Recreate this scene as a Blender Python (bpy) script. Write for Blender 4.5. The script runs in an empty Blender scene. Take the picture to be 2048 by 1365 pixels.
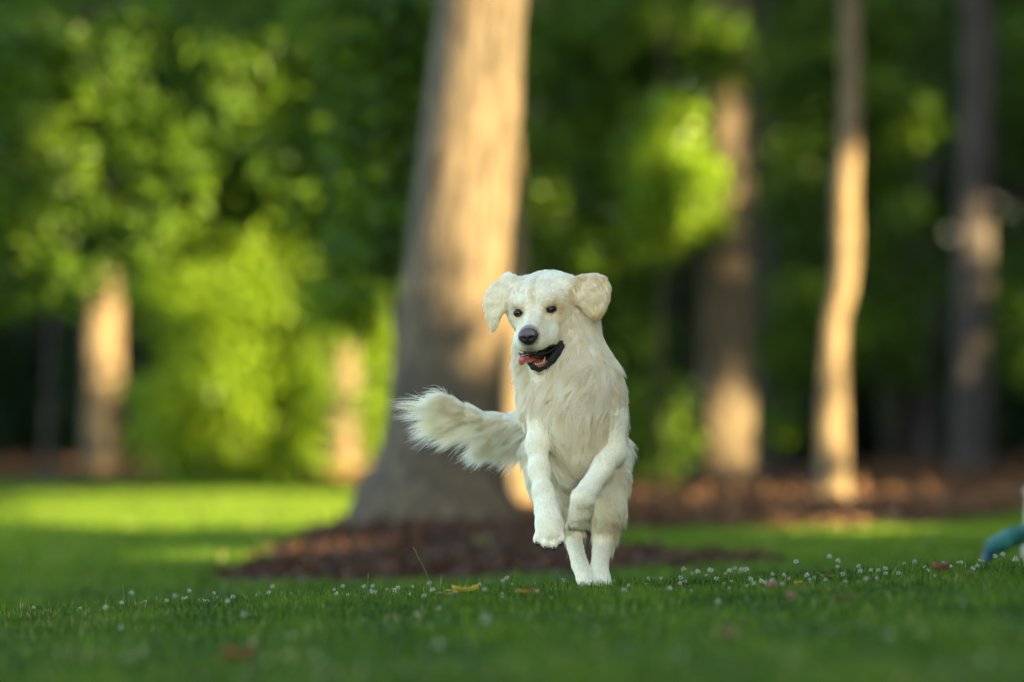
import bpy, math, random
import numpy as np
from mathutils import Vector, kdtree

SC = bpy.context.scene
COL = SC.collection
random.seed(7)
RNG = np.random.default_rng(11)

# ---------------------------------------------------------------- camera
CAM_Z, F_PX, HORIZON, FOCUS = 0.38, 17067.0, 850.0, 20.0
cam_d = bpy.data.cameras.new('camera')
cam = bpy.data.objects.new('camera', cam_d)
COL.objects.link(cam)
cam.location = (0, 0, CAM_Z)
cam.rotation_euler = (math.pi / 2 + math.atan((HORIZON - 682.5) / F_PX), 0, 0)
cam_d.lens = 300
cam_d.sensor_width = 36
cam_d.clip_start = 0.5
cam_d.clip_end = 900
cam_d.dof.use_dof = True
cam_d.dof.focus_distance = FOCUS
cam_d.dof.aperture_fstop = 2.8
SC.camera = cam

# ---------------------------------------------------------------- light
SUN_EL, SUN_AZ = math.radians(15), math.radians(136)          # azimuth clockwise from +Y
SUN = np.array([math.sin(SUN_AZ) * math.cos(SUN_EL), math.cos(SUN_AZ) * math.cos(SUN_EL), math.sin(SUN_EL)])
world = bpy.data.worlds.new('World')
SC.world = world
world.use_nodes = True
wn = world.node_tree
sky = wn.nodes.new('ShaderNodeTexSky')
sky.sky_type = 'NISHITA'
sky.sun_disc = False
sky.sun_elevation = SUN_EL
sky.sun_rotation = SUN_AZ
wn.links.new(sky.outputs[0], wn.nodes['Background'].inputs[0])
wn.nodes['Background'].inputs[1].default_value = 0.118
sl = bpy.data.lights.new('sun', 'SUN')
sl.energy = 5.0
sl.angle = math.radians(0.5)
sl.color = (1.0, 0.77, 0.42)
sun_o = bpy.data.objects.new('sun', sl)
COL.objects.link(sun_o)
sun_o.rotation_euler = Vector(SUN).to_track_quat('Z', 'Y').to_euler()
SC.view_settings.view_transform = 'Standard'
SC.view_settings.look = 'None'
SC.view_settings.exposure = 2.78
SC.view_settings.gamma = 1.0
SC.view_settings.use_curve_mapping = False
SC.cycles.use_denoising = True
SC.cycles.use_adaptive_sampling = False
SC.cycles.max_bounces = 14
SC.cycles.diffuse_bounces = 8
SC.cycles.glossy_bounces = 8
SC.cycles.transmission_bounces = 14
SC.cycles.transparent_max_bounces = 8
SC.cycles.caustics_reflective = False
SC.cycles.caustics_refractive = False

# ---------------------------------------------------------------- helpers
def at(px, py, Y):
    """a point of the place: bearing and height read off the photograph, at its own distance Y"""
    return np.array([(px - 1024) / F_PX * Y, Y, CAM_Z + (HORIZON - py) / F_PX * Y])

def unit(v):
    v = np.asarray(v, float)
    return v / np.maximum(np.linalg.norm(v, axis=-1, keepdims=True), 1e-9)

def tag(o, label=None, cat=None, group=None, kind=None):
    if label: o['label'] = label
    if cat: o['category'] = cat
    if group: o['group'] = group
    if kind: o['kind'] = kind
    return o

def empty(name, loc=(0, 0, 0), rz=0.0):
    o = bpy.data.objects.new(name, None)
    COL.objects.link(o)
    o.location = [float(c) for c in loc]
    o.rotation_euler = (0, 0, rz)
    o.empty_display_size = 0.05
    return o

def mesh(name, V, F, mat, parent=None, smooth=True, attrs=None, world_coords=True):
    """F: int array (n,3) or (n,4), or a list of such arrays. V in world metres."""
    V = np.asarray(V, np.float32).copy()
    if parent is not None and world_coords:
        V -= np.array(parent_origin(parent), np.float32)
    Fs = F if isinstance(F, list) else [F]
    Fs = [np.asarray(f, np.int32) for f in Fs if len(f)]
    loops = np.concatenate([f.ravel() for f in Fs])
    sizes = np.concatenate([np.full(len(f), f.shape[1], np.int32) for f in Fs])
    starts = np.concatenate([[0], np.cumsum(sizes)[:-1]]).astype(np.int32)
    me = bpy.data.meshes.new(name)
    me.vertices.add(len(V)); me.vertices.foreach_set('co', V.ravel())
    me.loops.add(len(loops)); me.loops.foreach_set('vertex_index', loops)
    me.polygons.add(len(sizes)); me.polygons.foreach_set('loop_start', starts)
    me.update(calc_edges=True)
    me.polygons.foreach_set('use_smooth', np.full(len(sizes), smooth))
    for k, a in (attrs or {}).items():
        a = np.asarray(a, np.float32)
        if a.ndim == 1:
            me.attributes.new(k, 'FLOAT', 'POINT').data.foreach_set('value', a)
        else:
            c4 = np.ones((len(a), 4), np.float32); c4[:, :3] = a
            me.attributes.new(k, 'FLOAT_COLOR', 'POINT').data.foreach_set('color', c4.ravel())
    if mat: me.materials.append(mat)
    o = bpy.data.objects.new(name, me)
    COL.objects.link(o)
    if parent is not None: o.parent = parent
    return o

def parent_origin(p):
    v = Vector(p.location)
    while p.parent is not None:
        p = p.parent
        v += Vector(p.location)
    return v

def copy_tree(o, parent=None):
    c = o.copy(); COL.objects.link(c)
    if parent is not None: c.parent = parent
    for ch in [x for x in o.children]:
        copy_tree(ch, c)
    return c

class N:
    def __init__(self, name):
        self.m = bpy.data.materials.new(name); self.m.use_nodes = True
        self.t = self.m.node_tree; self.t.nodes.clear()
        self.out = self.t.nodes.new('ShaderNodeOutputMaterial')
    def n(self, typ, **kw):
        nd = self.t.nodes.new(typ)
        for k, v in kw.items():
            if k.startswith('i_'):
                nd.inputs[k[2:].replace('_', ' ')].default_value = v
            else: setattr(nd, k, v)
        return nd
    def l(self, a, b): self.t.links.new(a, b)
    def noise(self, scale, detail=4, vec=None, rough=0.55):
        nd = self.n('ShaderNodeTexNoise'); nd.inputs['Scale'].default_value = scale
        nd.inputs['Detail'].default_value = detail; nd.inputs['Roughness'].default_value = rough
        if vec is not None: self.l(vec, nd.inputs['Vector'])
        return nd.outputs['Fac']
    def ramp(self, fac, stops):
        nd = self.n('ShaderNodeValToRGB'); r = nd.color_ramp
        while len(r.elements) < len(stops): r.elements.new(0.5)
        for e, (p, c) in zip(r.elements, stops):
            e.position = p; e.color = (*c, 1)
        self.l(fac, nd.inputs[0]); return nd.outputs[0]
    def surf(self, s): self.l(s, self.out.inputs[0]); return self.m

def mat_plain(name, col, rough=0.6, spec=0.4, noise=0.15, scale=30, bump=0.0, sss=0.0):
    a = N(name); tc = a.n('ShaderNodeTexCoord').outputs['Object']
    f = a.noise(scale, 4, tc)
    c = np.array(col)
    ramp = a.ramp(f, [(0.3, tuple(np.clip(c * (1 - noise), 0, 1))), (0.7, tuple(np.clip(c * (1 + noise), 0, 1)))])
    p = a.n('ShaderNodeBsdfPrincipled'); a.l(ramp, p.inputs['Base Color'])
    p.inputs['Roughness'].default_value = rough
    p.inputs['Specular IOR Level'].default_value = spec
    if sss:
        p.inputs['Subsurface Weight'].default_value = sss
        p.inputs['Subsurface Scale'].default_value = 0.004
        p.inputs['Subsurface Radius'].default_value = (1, .3, .2)
    if bump:
        b = a.n('ShaderNodeBump'); b.inputs['Strength'].default_value = bump; b.inputs['Distance'].default_value = 0.002
        a.l(a.noise(scale * 8, 3, tc), b.inputs['Height']); a.l(b.outputs[0], p.inputs['Normal'])
    return a.surf(p.outputs[0])

def mat_leaf(name, dark, light, trans=0.45, rough=0.42, spec=0.25, dry=None):
    """thin blade or leaf: colour varies with the per-leaf tint; light passes through"""
    a = N(name)
    at_ = a.n('ShaderNodeAttribute', attribute_name='tint')
    ramp = a.ramp(at_.outputs['Fac'], [(0.0, dark), (1.0, light)] if dry is None else [(0.0, dark), (0.92, light), (0.98, dry)])
    p = a.n('ShaderNodeBsdfPrincipled'); a.l(ramp, p.inputs['Base Color'])
    p.inputs['Roughness'].default_value = rough
    p.inputs['Specular IOR Level'].default_value = spec
    t = a.n('ShaderNodeBsdfTranslucent')
    hs = a.n('ShaderNodeHueSaturation'); hs.inputs['Value'].default_value = 1.45; hs.inputs['Hue'].default_value = 0.478
    a.l(ramp, hs.inputs['Color']); a.l(hs.outputs[0], t.inputs['Color'])
    mx = a.n('ShaderNodeMixShader'); mx.inputs[0].default_value = trans
    a.l(p.outputs[0], mx.inputs[1]); a.l(t.outputs[0], mx.inputs[2])
    return a.surf(mx.outputs[0])

def mat_bark(name, dark, light, scale=1.0):
    a = N(name); tc = a.n('ShaderNodeTexCoord').outputs['Object']
    mp = a.n('ShaderNodeMapping'); mp.inputs['Scale'].default_value = (1, 1, 0.18); a.l(tc, mp.inputs['Vector'])
    f = a.noise(28 * scale, 6, mp.outputs[0], 0.65)
    g = a.noise(2.2, 3, tc)
    ramp = a.ramp(f, [(0.36, dark), (0.62, light)])
    g2 = a.ramp(g, [(0.3, (0.72, 0.74, 0.78)), (0.7, (1.1, 1.05, 1.0))])
    mul = a.n('ShaderNodeMix', data_type='RGBA', blend_type='MULTIPLY'); mul.inputs[0].default_value = 1
    a.l(ramp, mul.inputs[6]); a.l(g2, mul.inputs[7])
    p = a.n('ShaderNodeBsdfPrincipled'); a.l(mul.outputs[2], p.inputs['Base Color'])
    p.inputs['Roughness'].default_value = 0.85; p.inputs['Specular IOR Level'].default_value = 0.2
    b = a.n('ShaderNodeBump'); b.inputs['Strength'].default_value = 0.9; b.inputs['Distance'].default_value = 0.02
    a.l(f, b.inputs['Height']); a.l(b.outputs[0], p.inputs['Normal'])
    return a.surf(p.outputs[0])

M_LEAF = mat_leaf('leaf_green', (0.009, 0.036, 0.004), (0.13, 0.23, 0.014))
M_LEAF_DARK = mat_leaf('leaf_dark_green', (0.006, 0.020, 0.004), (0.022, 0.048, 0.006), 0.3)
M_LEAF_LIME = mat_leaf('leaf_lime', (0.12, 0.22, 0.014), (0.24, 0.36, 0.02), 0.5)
M_GRASS = mat_leaf('grass_blade', (0.006, 0.036, 0.004), (0.185, 0.300, 0.020), 0.4, 0.6, 0.12, (0.34, 0.27, 0.12))
M_BARK = mat_bark('oak_bark', (0.060, 0.046, 0.028), (0.168, 0.130, 0.078))
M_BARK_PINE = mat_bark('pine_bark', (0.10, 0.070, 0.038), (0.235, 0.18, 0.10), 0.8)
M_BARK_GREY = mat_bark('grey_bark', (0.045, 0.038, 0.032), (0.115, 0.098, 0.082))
M_MULCH = mat_plain('mulch', (0.070, 0.042, 0.026), 0.9, 0.1, 0.5, 25, 0.6)
M_LITTER = mat_plain('pine_straw', (0.11, 0.058, 0.032), 0.9, 0.1, 0.5, 9, 0.5)

# ---------------------------------------------------------------- terrain
def smooth(e0, e1, v):
    t = np.clip((v - e0) / (e1 - e0), 0, 1); return t * t * (3 - 2 * t)

def ground_z(x, Y):
    x = np.asarray(x, float); Y = np.asarray(Y, float)
    prof = np.interp(Y, [0, 20.45, 21.7, 23.5, 27, 34, 45, 60, 100, 200], [0, 0, -0.045, -0.070, -0.066, -0.045, 0.0, 0.07, 0.2, 0.6])
    g = np.interp(Y, [0, 21, 27, 34, 50], [1, 1, 0.7, 0.3, 0])
    xt = np.clip(x, -5, 5)
    return -0.03 + 0.0415 * xt * g + prof + 0.006 * np.sin(x * 3.1 + Y * 1.3) * np.sin(Y * 0.9 - x)

def grid_sheet(xs, ys, zf):
    X, Y = np.meshgrid(xs, ys)
    V = np.stack([X, Y, zf(X, Y)], -1).reshape(-1, 3)
    nx, ny = len(xs), len(ys)
    i = (np.arange(ny - 1)[:, None] * nx + np.arange(nx - 1)[None]).ravel()
    return V, np.stack([i, i + 1, i + nx + 1, i + nx], 1)

def build_ground():
    a = N('lawn_soil'); tc = a.n('ShaderNodeTexCoord').outputs['Object']
    f = a.noise(3.0, 5, tc); g = a.noise(40, 3, tc)
    r1 = a.ramp(f, [(0.3, (0.035, 0.09, 0.012)), (0.7, (0.07, 0.13, 0.02))])
    r2 = a.ramp(g, [(0.35, (0.6, 0.6, 0.6)), (0.7, (1.2, 1.2, 1.2))])
    mul = a.n('ShaderNodeMix', data_type='RGBA', blend_type='MULTIPLY'); mul.inputs[0].default_value = 1
    a.l(r1, mul.inputs[6]); a.l(r2, mul.inputs[7])
    p = a.n('ShaderNodeBsdfPrincipled'); a.l(mul.outputs[2], p.inputs['Base Color'])
    p.inputs['Roughness'].default_value = 0.95; p.inputs['Specular IOR Level'].default_value = 0.1
    m = a.surf(p.outputs[0])
    xs = np.unique(np.concatenate([np.linspace(-300, -8, 20), np.linspace(-8, 8, 81), np.linspace(8, 300, 20)]))
    ys = np.unique(np.concatenate([np.linspace(-120, 0, 10), np.linspace(0, 60, 181), np.linspace(60, 500, 30)]))
    V, Fc = grid_sheet(xs, ys, ground_z)
    tag(mesh('ground', V, Fc, m), kind='structure')
build_ground()

def front_edge(x):          # where the lawn stops and the pine straw under the trees begins
    return np.interp(x, [-9, -2.8, -1.2, -0.7, 0.0, 0.4, 1.4, 2.2, 3.2, 9],
                        [57, 56, 54, 55, 41, 35.5, 34.5, 38, 50, 54])

def build_litter():
    u = np.linspace(-14, 14, 113); v = np.linspace(0, 1, 60) ** 1.6
    U, Vv = np.meshgrid(u, v)
    fe = front_edge(U); Y = fe + (130 - fe) * Vv
    Z = ground_z(U, Y) + 0.004 + 0.018 * smooth(0, 0.5, Y - fe) + 0.006 * np.sin(U * 9) * np.sin(Y * 7)
    V = np.stack([U, Y, Z], -1).reshape(-1, 3)
    nx, ny = len(u), len(v)
    i = (np.arange(ny - 1)[:, None] * nx + np.arange(nx - 1)[None]).ravel()
    tag(mesh('pine_straw_bed', V, np.stack([i, i + 1, i + nx + 1, i + nx], 1), M_LITTER), kind='structure')
build_litter()

BED = np.array([(-.93, 27.0), (-.90, 29), (-.84, 32), (-.76, 34.5), (-.6, 36.5), (-.2, 37.5), (.2, 36.5), (.33, 33.5), (.38, 31),
                (.55, 29.3), (.88, 28.2), (.8, 27.2), (.3, 26.5), (-.3, 26.3), (-.7, 26.5)])
BED_C = np.array([-0.30, 33.6])
def in_poly(P, poly):
    x, y = P[:, 0], P[:, 1]; ins = np.zeros(len(P), bool); j = len(poly) - 1
    for i in range(len(poly)):
        xi, yi = poly[i]; xj, yj = poly[j]
        c = ((yi > y) != (yj > y)) & (x < (xj - xi) * (y - yi) / (yj - yi + 1e-12) + xi)
        ins ^= c; j = i
    return ins
def bed_h(x, Y):
    d = np.hypot((x - BED_C[0]) / 1.0, (Y - BED_C[1]) / 5.5)
    return 0.012 + 0.05 * (1 - smooth(0.1, 1.1, d))
def build_bed():
    P = []
    n = len(BED)
    for k in range(n):
        p0, p1, p2, p3 = BED[k - 1], BED[k], BED[(k + 1) % n], BED[(k + 2) % n]
        for t in np.linspace(0, 1, 6)[:-1]:
            P.append(0.5 * ((2 * p1) + (-p0 + p2) * t + (2 * p0 - 5 * p1 + 4 * p2 - p3) * t * t + (-p0 + 3 * p1 - 3 * p2 + p3) * t ** 3))
    P = np.array(P); m = len(P); R = 26
    V = []; 
    for r in range(R + 1):
        s = 1 - r / R
        q = BED_C + (P - BED_C) * s
        z = ground_z(q[:, 0], q[:, 1]) + bed_h(q[:, 0], q[:, 1]) * min(1, r / 2.0) + 0.002 + RNG.normal(0, 0.004, m)
        V.append(np.column_stack([q, z]))
    V = np.concatenate(V)
    Fc = []
    for r in range(R):
        a = r * m + np.arange(m); b = r * m + (np.arange(m) + 1) % m
        Fc.append(np.stack([a, b, b + m, a + m], 1))
    tag(mesh('mulch_bed', V, np.concatenate(Fc), M_MULCH), kind='structure')
build_bed()

# ---------------------------------------------------------------- leaves, blades, trunks
def leaf_arrays(c, d, n, L, Wd):
    """folded lozenge leaves, two triangles each"""
    d = unit(d); s = unit(np.cross(d, n)); n = unit(np.cross(s, d))
    L = np.asarray(L)[:, None]; Wd = np.asarray(Wd)[:, None]
    v = np.stack([c, c + d * L * 0.45 + s * Wd * .5 + n * Wd * .16, c + d * L - n * L * .08, c + d * L * 0.45 - s * Wd * .5 + n * Wd * .16], 1)
    k = np.arange(len(c))[:, None] * 4
    F = np.concatenate([k + [0, 1, 2], k + [0, 2, 3]])
    return v.reshape(-1, 3), F

def leaves(name, c, mat, parent=None, size=0.09, droop=0.5, tint=None, kind=None, world_coords=True):
    n = len(c)
    d = RNG.normal(0, 1, (n, 3)); d[:, 2] = d[:, 2] * .6 - droop
    nn = RNG.normal(0, 1, (n, 3)) + np.array([.55, -.75, .45])   # leaves turn to the open side
    L = size * RNG.uniform(.6, 1.35, n)
    V, Fc = leaf_arrays(c, d, nn, L, L * RNG.uniform(.45, .7, n))
    if tint is None: tint = RNG.uniform(0, 1, n)
    o = mesh(name, V, Fc, mat, parent, smooth=False, attrs={'tint': np.repeat(tint, 4)}, world_coords=world_coords)
    if kind: o['kind'] = kind
    return o

def clumped(center, radii, n_clump, per, spread, shell=0.0):
    """clump centres through an ellipsoid, leaves gathered round each"""
    p = unit(RNG.normal(0, 1, (n_clump, 3))) * (RNG.uniform(shell ** 3, 1, (n_clump, 1)) ** (1 / 3))
    p = np.asarray(center) + p * np.asarray(radii)
    q = np.repeat(p, per, 0) + RNG.normal(0, 1, (n_clump * per, 3)) * np.asarray(spread)
    t = np.repeat(RNG.uniform(0, .6, n_clump), per) + RNG.uniform(0, .4, n_clump * per)
    return q, t

def tube(path, radii, sides=20, rough=0.0, flare=0.0, sub=8, caps=True):
    path = np.asarray(path, float); radii = np.asarray(radii, float)
    k = len(path); tt = np.linspace(0, k - 1, (k - 1) * sub + 1)
    # Catmull-Rom through the stations
    ext = np.vstack([2 * path[0] - path[1], path, 2 * path[-1] - path[-2]])
    i = np.minimum(tt.astype(int), k - 2); t = (tt - i)[:, None]
    p0, p1, p2, p3 = ext[i], ext[i + 1], ext[i + 2], ext[i + 3]
    P = 0.5 * (2 * p1 + (-p0 + p2) * t + (2 * p0 - 5 * p1 + 4 * p2 - p3) * t ** 2 + (-p0 + 3 * p1 - 3 * p2 + p3) * t ** 3)
    R = np.interp(tt, np.arange(k), radii)
    T = unit(np.gradient(P, axis=0))
    ref = np.array([1.0, 0, 0]) if abs(T[0, 0]) < .8 else np.array([0, 1.0, 0])
    A = np.empty_like(T); a = ref
    for j in range(len(T)):
        a = a - T[j] * np.dot(a, T[j]); a = a / np.linalg.norm(a); A[j] = a
    B = np.cross(T, A)
    th = np.linspace(0, 2 * np.pi, sides, endpoint=False)
    Rr = R[:, None] * np.ones((1, sides))
    if rough:
        ph = RNG.uniform(0, 6, 4)
        z = np.arange(len(P))[:, None]
        Rr = Rr * (1 + rough * (np.sin(5 * th + ph[0] + z * .03) * .5 + np.sin(9 * th + ph[1] - z * .05) * .35 + np.sin(2 * th + ph[2] + z * .12) * .4) + RNG.normal(0, rough * .35, Rr.shape))
    if flare:
        zz = np.clip(1 - tt / 1.2, 0, 1)[:, None] ** 2
        Rr = Rr * (1 + zz * flare * (0.35 + 0.65 * np.clip(np.sin(3 * th + 1.0) + .4 * np.sin(5 * th + 2), 0, 1)))
    V = P[:, None] + Rr[..., None] * (np.cos(th)[None, :, None] * A[:, None] + np.sin(th)[None, :, None] * B[:, None])
    V = V.reshape(-1, 3); m = sides; Fq = []
    j = np.arange(m)
    for r in range(len(P) - 1):
        Fq.append(np.stack([r * m + j, r * m + (j + 1) % m, (r + 1) * m + (j + 1) % m, (r + 1) * m + j], 1))
    Fq = np.concatenate(Fq)
    Ft = np.zeros((0, 3), int)
    if caps:
        c0 = len(V); V = np.vstack([V, P[0], P[-1]])
        e = (len(P) - 1) * m
        Ft = np.concatenate([np.stack([np.full(m, c0), (j + 1) % m, j], 1), np.stack([np.full(m, c0 + 1), e + j, e + (j + 1) % m], 1)])
    return V, Fq, Ft

def join(parts):
    V, Q, T, off = [], [], [], 0
    for v, q, t in parts:
        V.append(v); Q.append(np.asarray(q).reshape(-1, 4) + off); T.append(np.asarray(t).reshape(-1, 3) + off); off += len(v)
    return np.concatenate(V), [np.concatenate(Q), np.concatenate(T)]

# places given sun through gaps cut in the unseen tree belt, as (end, end, radius)
LIT = []
def lit(a, b, r): LIT.append((np.asarray(a, float), np.asarray(b, float), r))

def tree(name, label, stations, Y, bark, leafmat, cat='tree', group=None, top=9.0, crown=None, flare=0.7, rough=0.05, limbs=5, crown_leaves=(120, 30), leaf_size=0.16, lean=0.0):
    """stations: (px, py, width in px) up the visible trunk at distance Y"""
    st = [(at(px, py, Y), w * Y / F_PX / 2) for px, py, w in stations]
    gx, gz = st[0][0][0], float(ground_z(st[0][0][0], Y))
    st[0] = (np.array([gx, Y, gz - 0.12]), st[0][1])
    t = empty(name, (gx, Y, gz)); tag(t, label, cat, group)
    d = unit(st[-1][0] - st[-2][0])
    p, r = st[-1]
    while p[2] < top:
        p = p + (d + RNG.normal(0, .05, 3)) * 1.5; r = r * 0.86; st.append((p, r))
    parts = [tube([s[0] for s in st], [s[1] for s in st], 28, rough, flare, 8)]
    for k in range(limbs):
        i = len(st) - 1 - (k % 3)
        a = 2 * np.pi * k / max(limbs, 1) + RNG.uniform(0, 1)
        b = st[i][0]; L = RNG.uniform(1.5, 2.6)
        e = b + np.array([math.cos(a), math.sin(a), .5]) * L
        m_ = (b + e) / 2 + np.array([0, 0, .25])
        parts.append(tube([b, m_, e], [st[i][1] * .55, st[i][1] * .35, .02], 8, 0.03, 0, 4))
    V, Fc = join(parts)
    mesh('trunk', V, Fc, bark, t)
    if crown is None: crown = ((p[0], p[1], top + .5), (2.8, 2.8, 2.6))
    q, ti = clumped(crown[0], crown[1], crown_leaves[0], crown_leaves[1], (.35, .35, .22), .3)
    leaves('crown', q, leafmat, t, leaf_size, tint=ti)
    return t, st

def build_trees():
    # the big leaning oak behind the dog
    Y = 34.0
    t, st = tree('oak_tree', 'thick leaning oak rising from the mulch bed behind the dog', [(868, 1060, 420), (874, 1000, 330), (880, 945, 274), (887, 860, 236), (897, 700, 214), (918, 500, 206), (940, 300, 200), (953, 140, 188), (965, 0, 181)], Y, M_BARK, M_LEAF, 'tree', top=7, flare=.15, rough=.03, crown_leaves=(260, 40))
    lit(at(928, 415, Y), at(985, -900, Y), .40)
    lit(at(1012, 560, Y), at(1015, 200, Y), .16)
    # slim trunks further back
    Y = 57.0
    tree('pine_tree', 'straight slim trunk, sunlit above and grey below, left of the lime green bush', [(205, 962, 92), (206, 900, 78), (206, 700, 72), (207, 520, 70), (208, 300, 66), (208, 0, 64)], Y, M_BARK_PINE, M_LEAF_DARK, top=9)
    lit(at(207, 550, Y), at(206, 690, Y), .26)
    Y = 56.6
    tree('pine_tree', 'short brightly sunlit trunk between the lime green bush and the big oak', [(690, 975, 104), (688, 900, 84), (686, 780, 72), (686, 650, 66), (686, 400, 62), (686, 0, 60)], Y, M_BARK_PINE, M_LEAF_DARK, top=9)
    lit(at(688, 730, Y), at(690, 990, Y), .42)
    Y = 41.0
    tree('pine_tree', 'glowing orange sunlit trunk half hidden between big oak and dog', [(1052, 1045, 84), (1036, 960, 66), (1030, 850, 60), (1030, 700, 56), (1018, 400, 54), (1000, 0, 52)], Y, M_BARK_PINE, M_LEAF, top=8)
    lit(at(1030, 700, Y), at(1050, 1040, Y), .20)
    Y = 59.0
    tree('pine_tree', 'slim trunk with small orange sun patches just right of the big oak', [(1070, 960, 56), (1072, 700, 48), (1076, 400, 44), (1078, 0, 40)], Y, M_BARK_PINE, M_LEAF, top=8, crown_leaves=(60, 30))
    for y0 in (300, 410, 500): lit(at(1075, y0, Y), at(1075, y0 + 12, Y), .02)
    Y = 47.5
    tree('pine_tree', 'broad trunk right of the dog with round patches of sun down its side', [(1440, 984, 190), (1446, 960, 138), (1450, 860, 126), (1453, 700, 112), (1455, 500, 106), (1458, 300, 100), (1455, 0, 96)], Y, M_BARK, M_LEAF, top=8, flare=.3)
    for (a, b, r) in [((1458, 370), (1455, 415), .03), ((1455, 565), (1455, 575), .07), ((1445, 810), (1445, 870), .12)]:
        lit(at(*a, Y), at(*b, Y), r)
    Y = 42.5
    tree('pine_tree', 'thin crooked sunlit trunk standing right of the patchy broad trunk', [(1665, 1012, 82), (1664, 960, 66), (1664, 860, 62), (1666, 740, 52), (1672, 640, 46), (1688, 560, 52), (1692, 470, 56), (1690, 380, 56), (1697, 290, 48), (1702, 160, 42), (1700, 0, 40)], Y, M_BARK_PINE, M_LEAF, top=8, flare=.25, rough=.05)
    lit(at(1695, 310, Y), at(1688, 540, Y), .10); lit(at(1665, 790, Y), at(1665, 990, Y), .16)
    Y = 54.0
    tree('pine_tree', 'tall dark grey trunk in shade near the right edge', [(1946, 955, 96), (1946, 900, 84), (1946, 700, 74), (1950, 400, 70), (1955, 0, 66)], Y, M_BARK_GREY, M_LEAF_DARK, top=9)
    Y = 56.0
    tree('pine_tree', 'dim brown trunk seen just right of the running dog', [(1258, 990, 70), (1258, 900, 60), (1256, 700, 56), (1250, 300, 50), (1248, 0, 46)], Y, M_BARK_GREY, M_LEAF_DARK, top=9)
    Y = 62.0
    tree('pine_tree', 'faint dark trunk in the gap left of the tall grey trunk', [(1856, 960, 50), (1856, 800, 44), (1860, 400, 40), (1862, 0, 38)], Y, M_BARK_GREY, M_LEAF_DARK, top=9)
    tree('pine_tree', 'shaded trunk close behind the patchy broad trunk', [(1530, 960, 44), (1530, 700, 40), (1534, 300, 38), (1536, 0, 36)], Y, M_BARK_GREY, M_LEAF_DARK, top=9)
    Y = 51.5
    tree('sapling', 'slender sapling stem with a low orange patch of sun at the far left', [(97, 972, 26), (96, 900, 20), (100, 760, 14), (112, 500, 11), (120, 100, 9)], Y, M_BARK_GREY, M_LEAF_DARK, 'sapling', top=6, crown_leaves=(60, 30), limbs=3)
    lit(at(97, 915, Y), at(97, 935, Y), .04); lit(at(110, 775, Y), at(112, 785, Y), .0)
    tree('sapling', 'yellow lit leafy sapling stem between the dog and the patchy trunk', [(1322, 985, 14), (1320, 900, 10), (1318, 800, 9), (1322, 600, 8), (1330, 200, 7)], 47.0, M_BARK, M_LEAF, 'sapling', top=6, crown_leaves=(60, 30), limbs=3)
    lit(at(1322, 770, 47), at(1320, 950, 47), .14)
build_trees()

def bough(parts, px, py, Y, rx, rz, n, per=26, ry=0.5, spread=.10, shell=0.):
    c = at(px, py, Y); s = Y / F_PX
    q, t = clumped(c, (rx * s, ry, rz * s), n, per, (spread, spread, spread * .8), shell)
    parts.append((q, t))

def leafy(name, label, cat, base, parts, mat, size, stems, group=None, bark=None):
    """a tree or bush given by its boughs: > stem or trunk, crown"""
    gz = float(ground_z(base[0], base[1]))
    t = empty(name, (base[0], base[1], gz)); tag(t, label, cat, group)
    P = []
    b = np.array([base[0], base[1], gz - .1])
    for e, r in stems:
        e = np.asarray(e, float); m_ = b * .45 + e * .55 + np.array([0, 0, .12 * np.linalg.norm(e - b)])
        if abs(e[0] - b[0]) + abs(e[1] - b[1]) < .6: m_ = (b + e) / 2
        P.append(tube([b, m_, e], [r, r * .7, r * .25], 10, .04, 0, 6))
    V, Fc = join(P); mesh('trunk', V, Fc, bark or M_BARK_GREY, t)
    q = np.concatenate([p[0] for p in parts]); ti = np.concatenate([p[1] for p in parts])
    k = q[:, 2] > ground_z(q[:, 0], q[:, 1]) + .05
    leaves('crown', q[k], mat, t, size, tint=ti[k])
    return t

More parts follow.
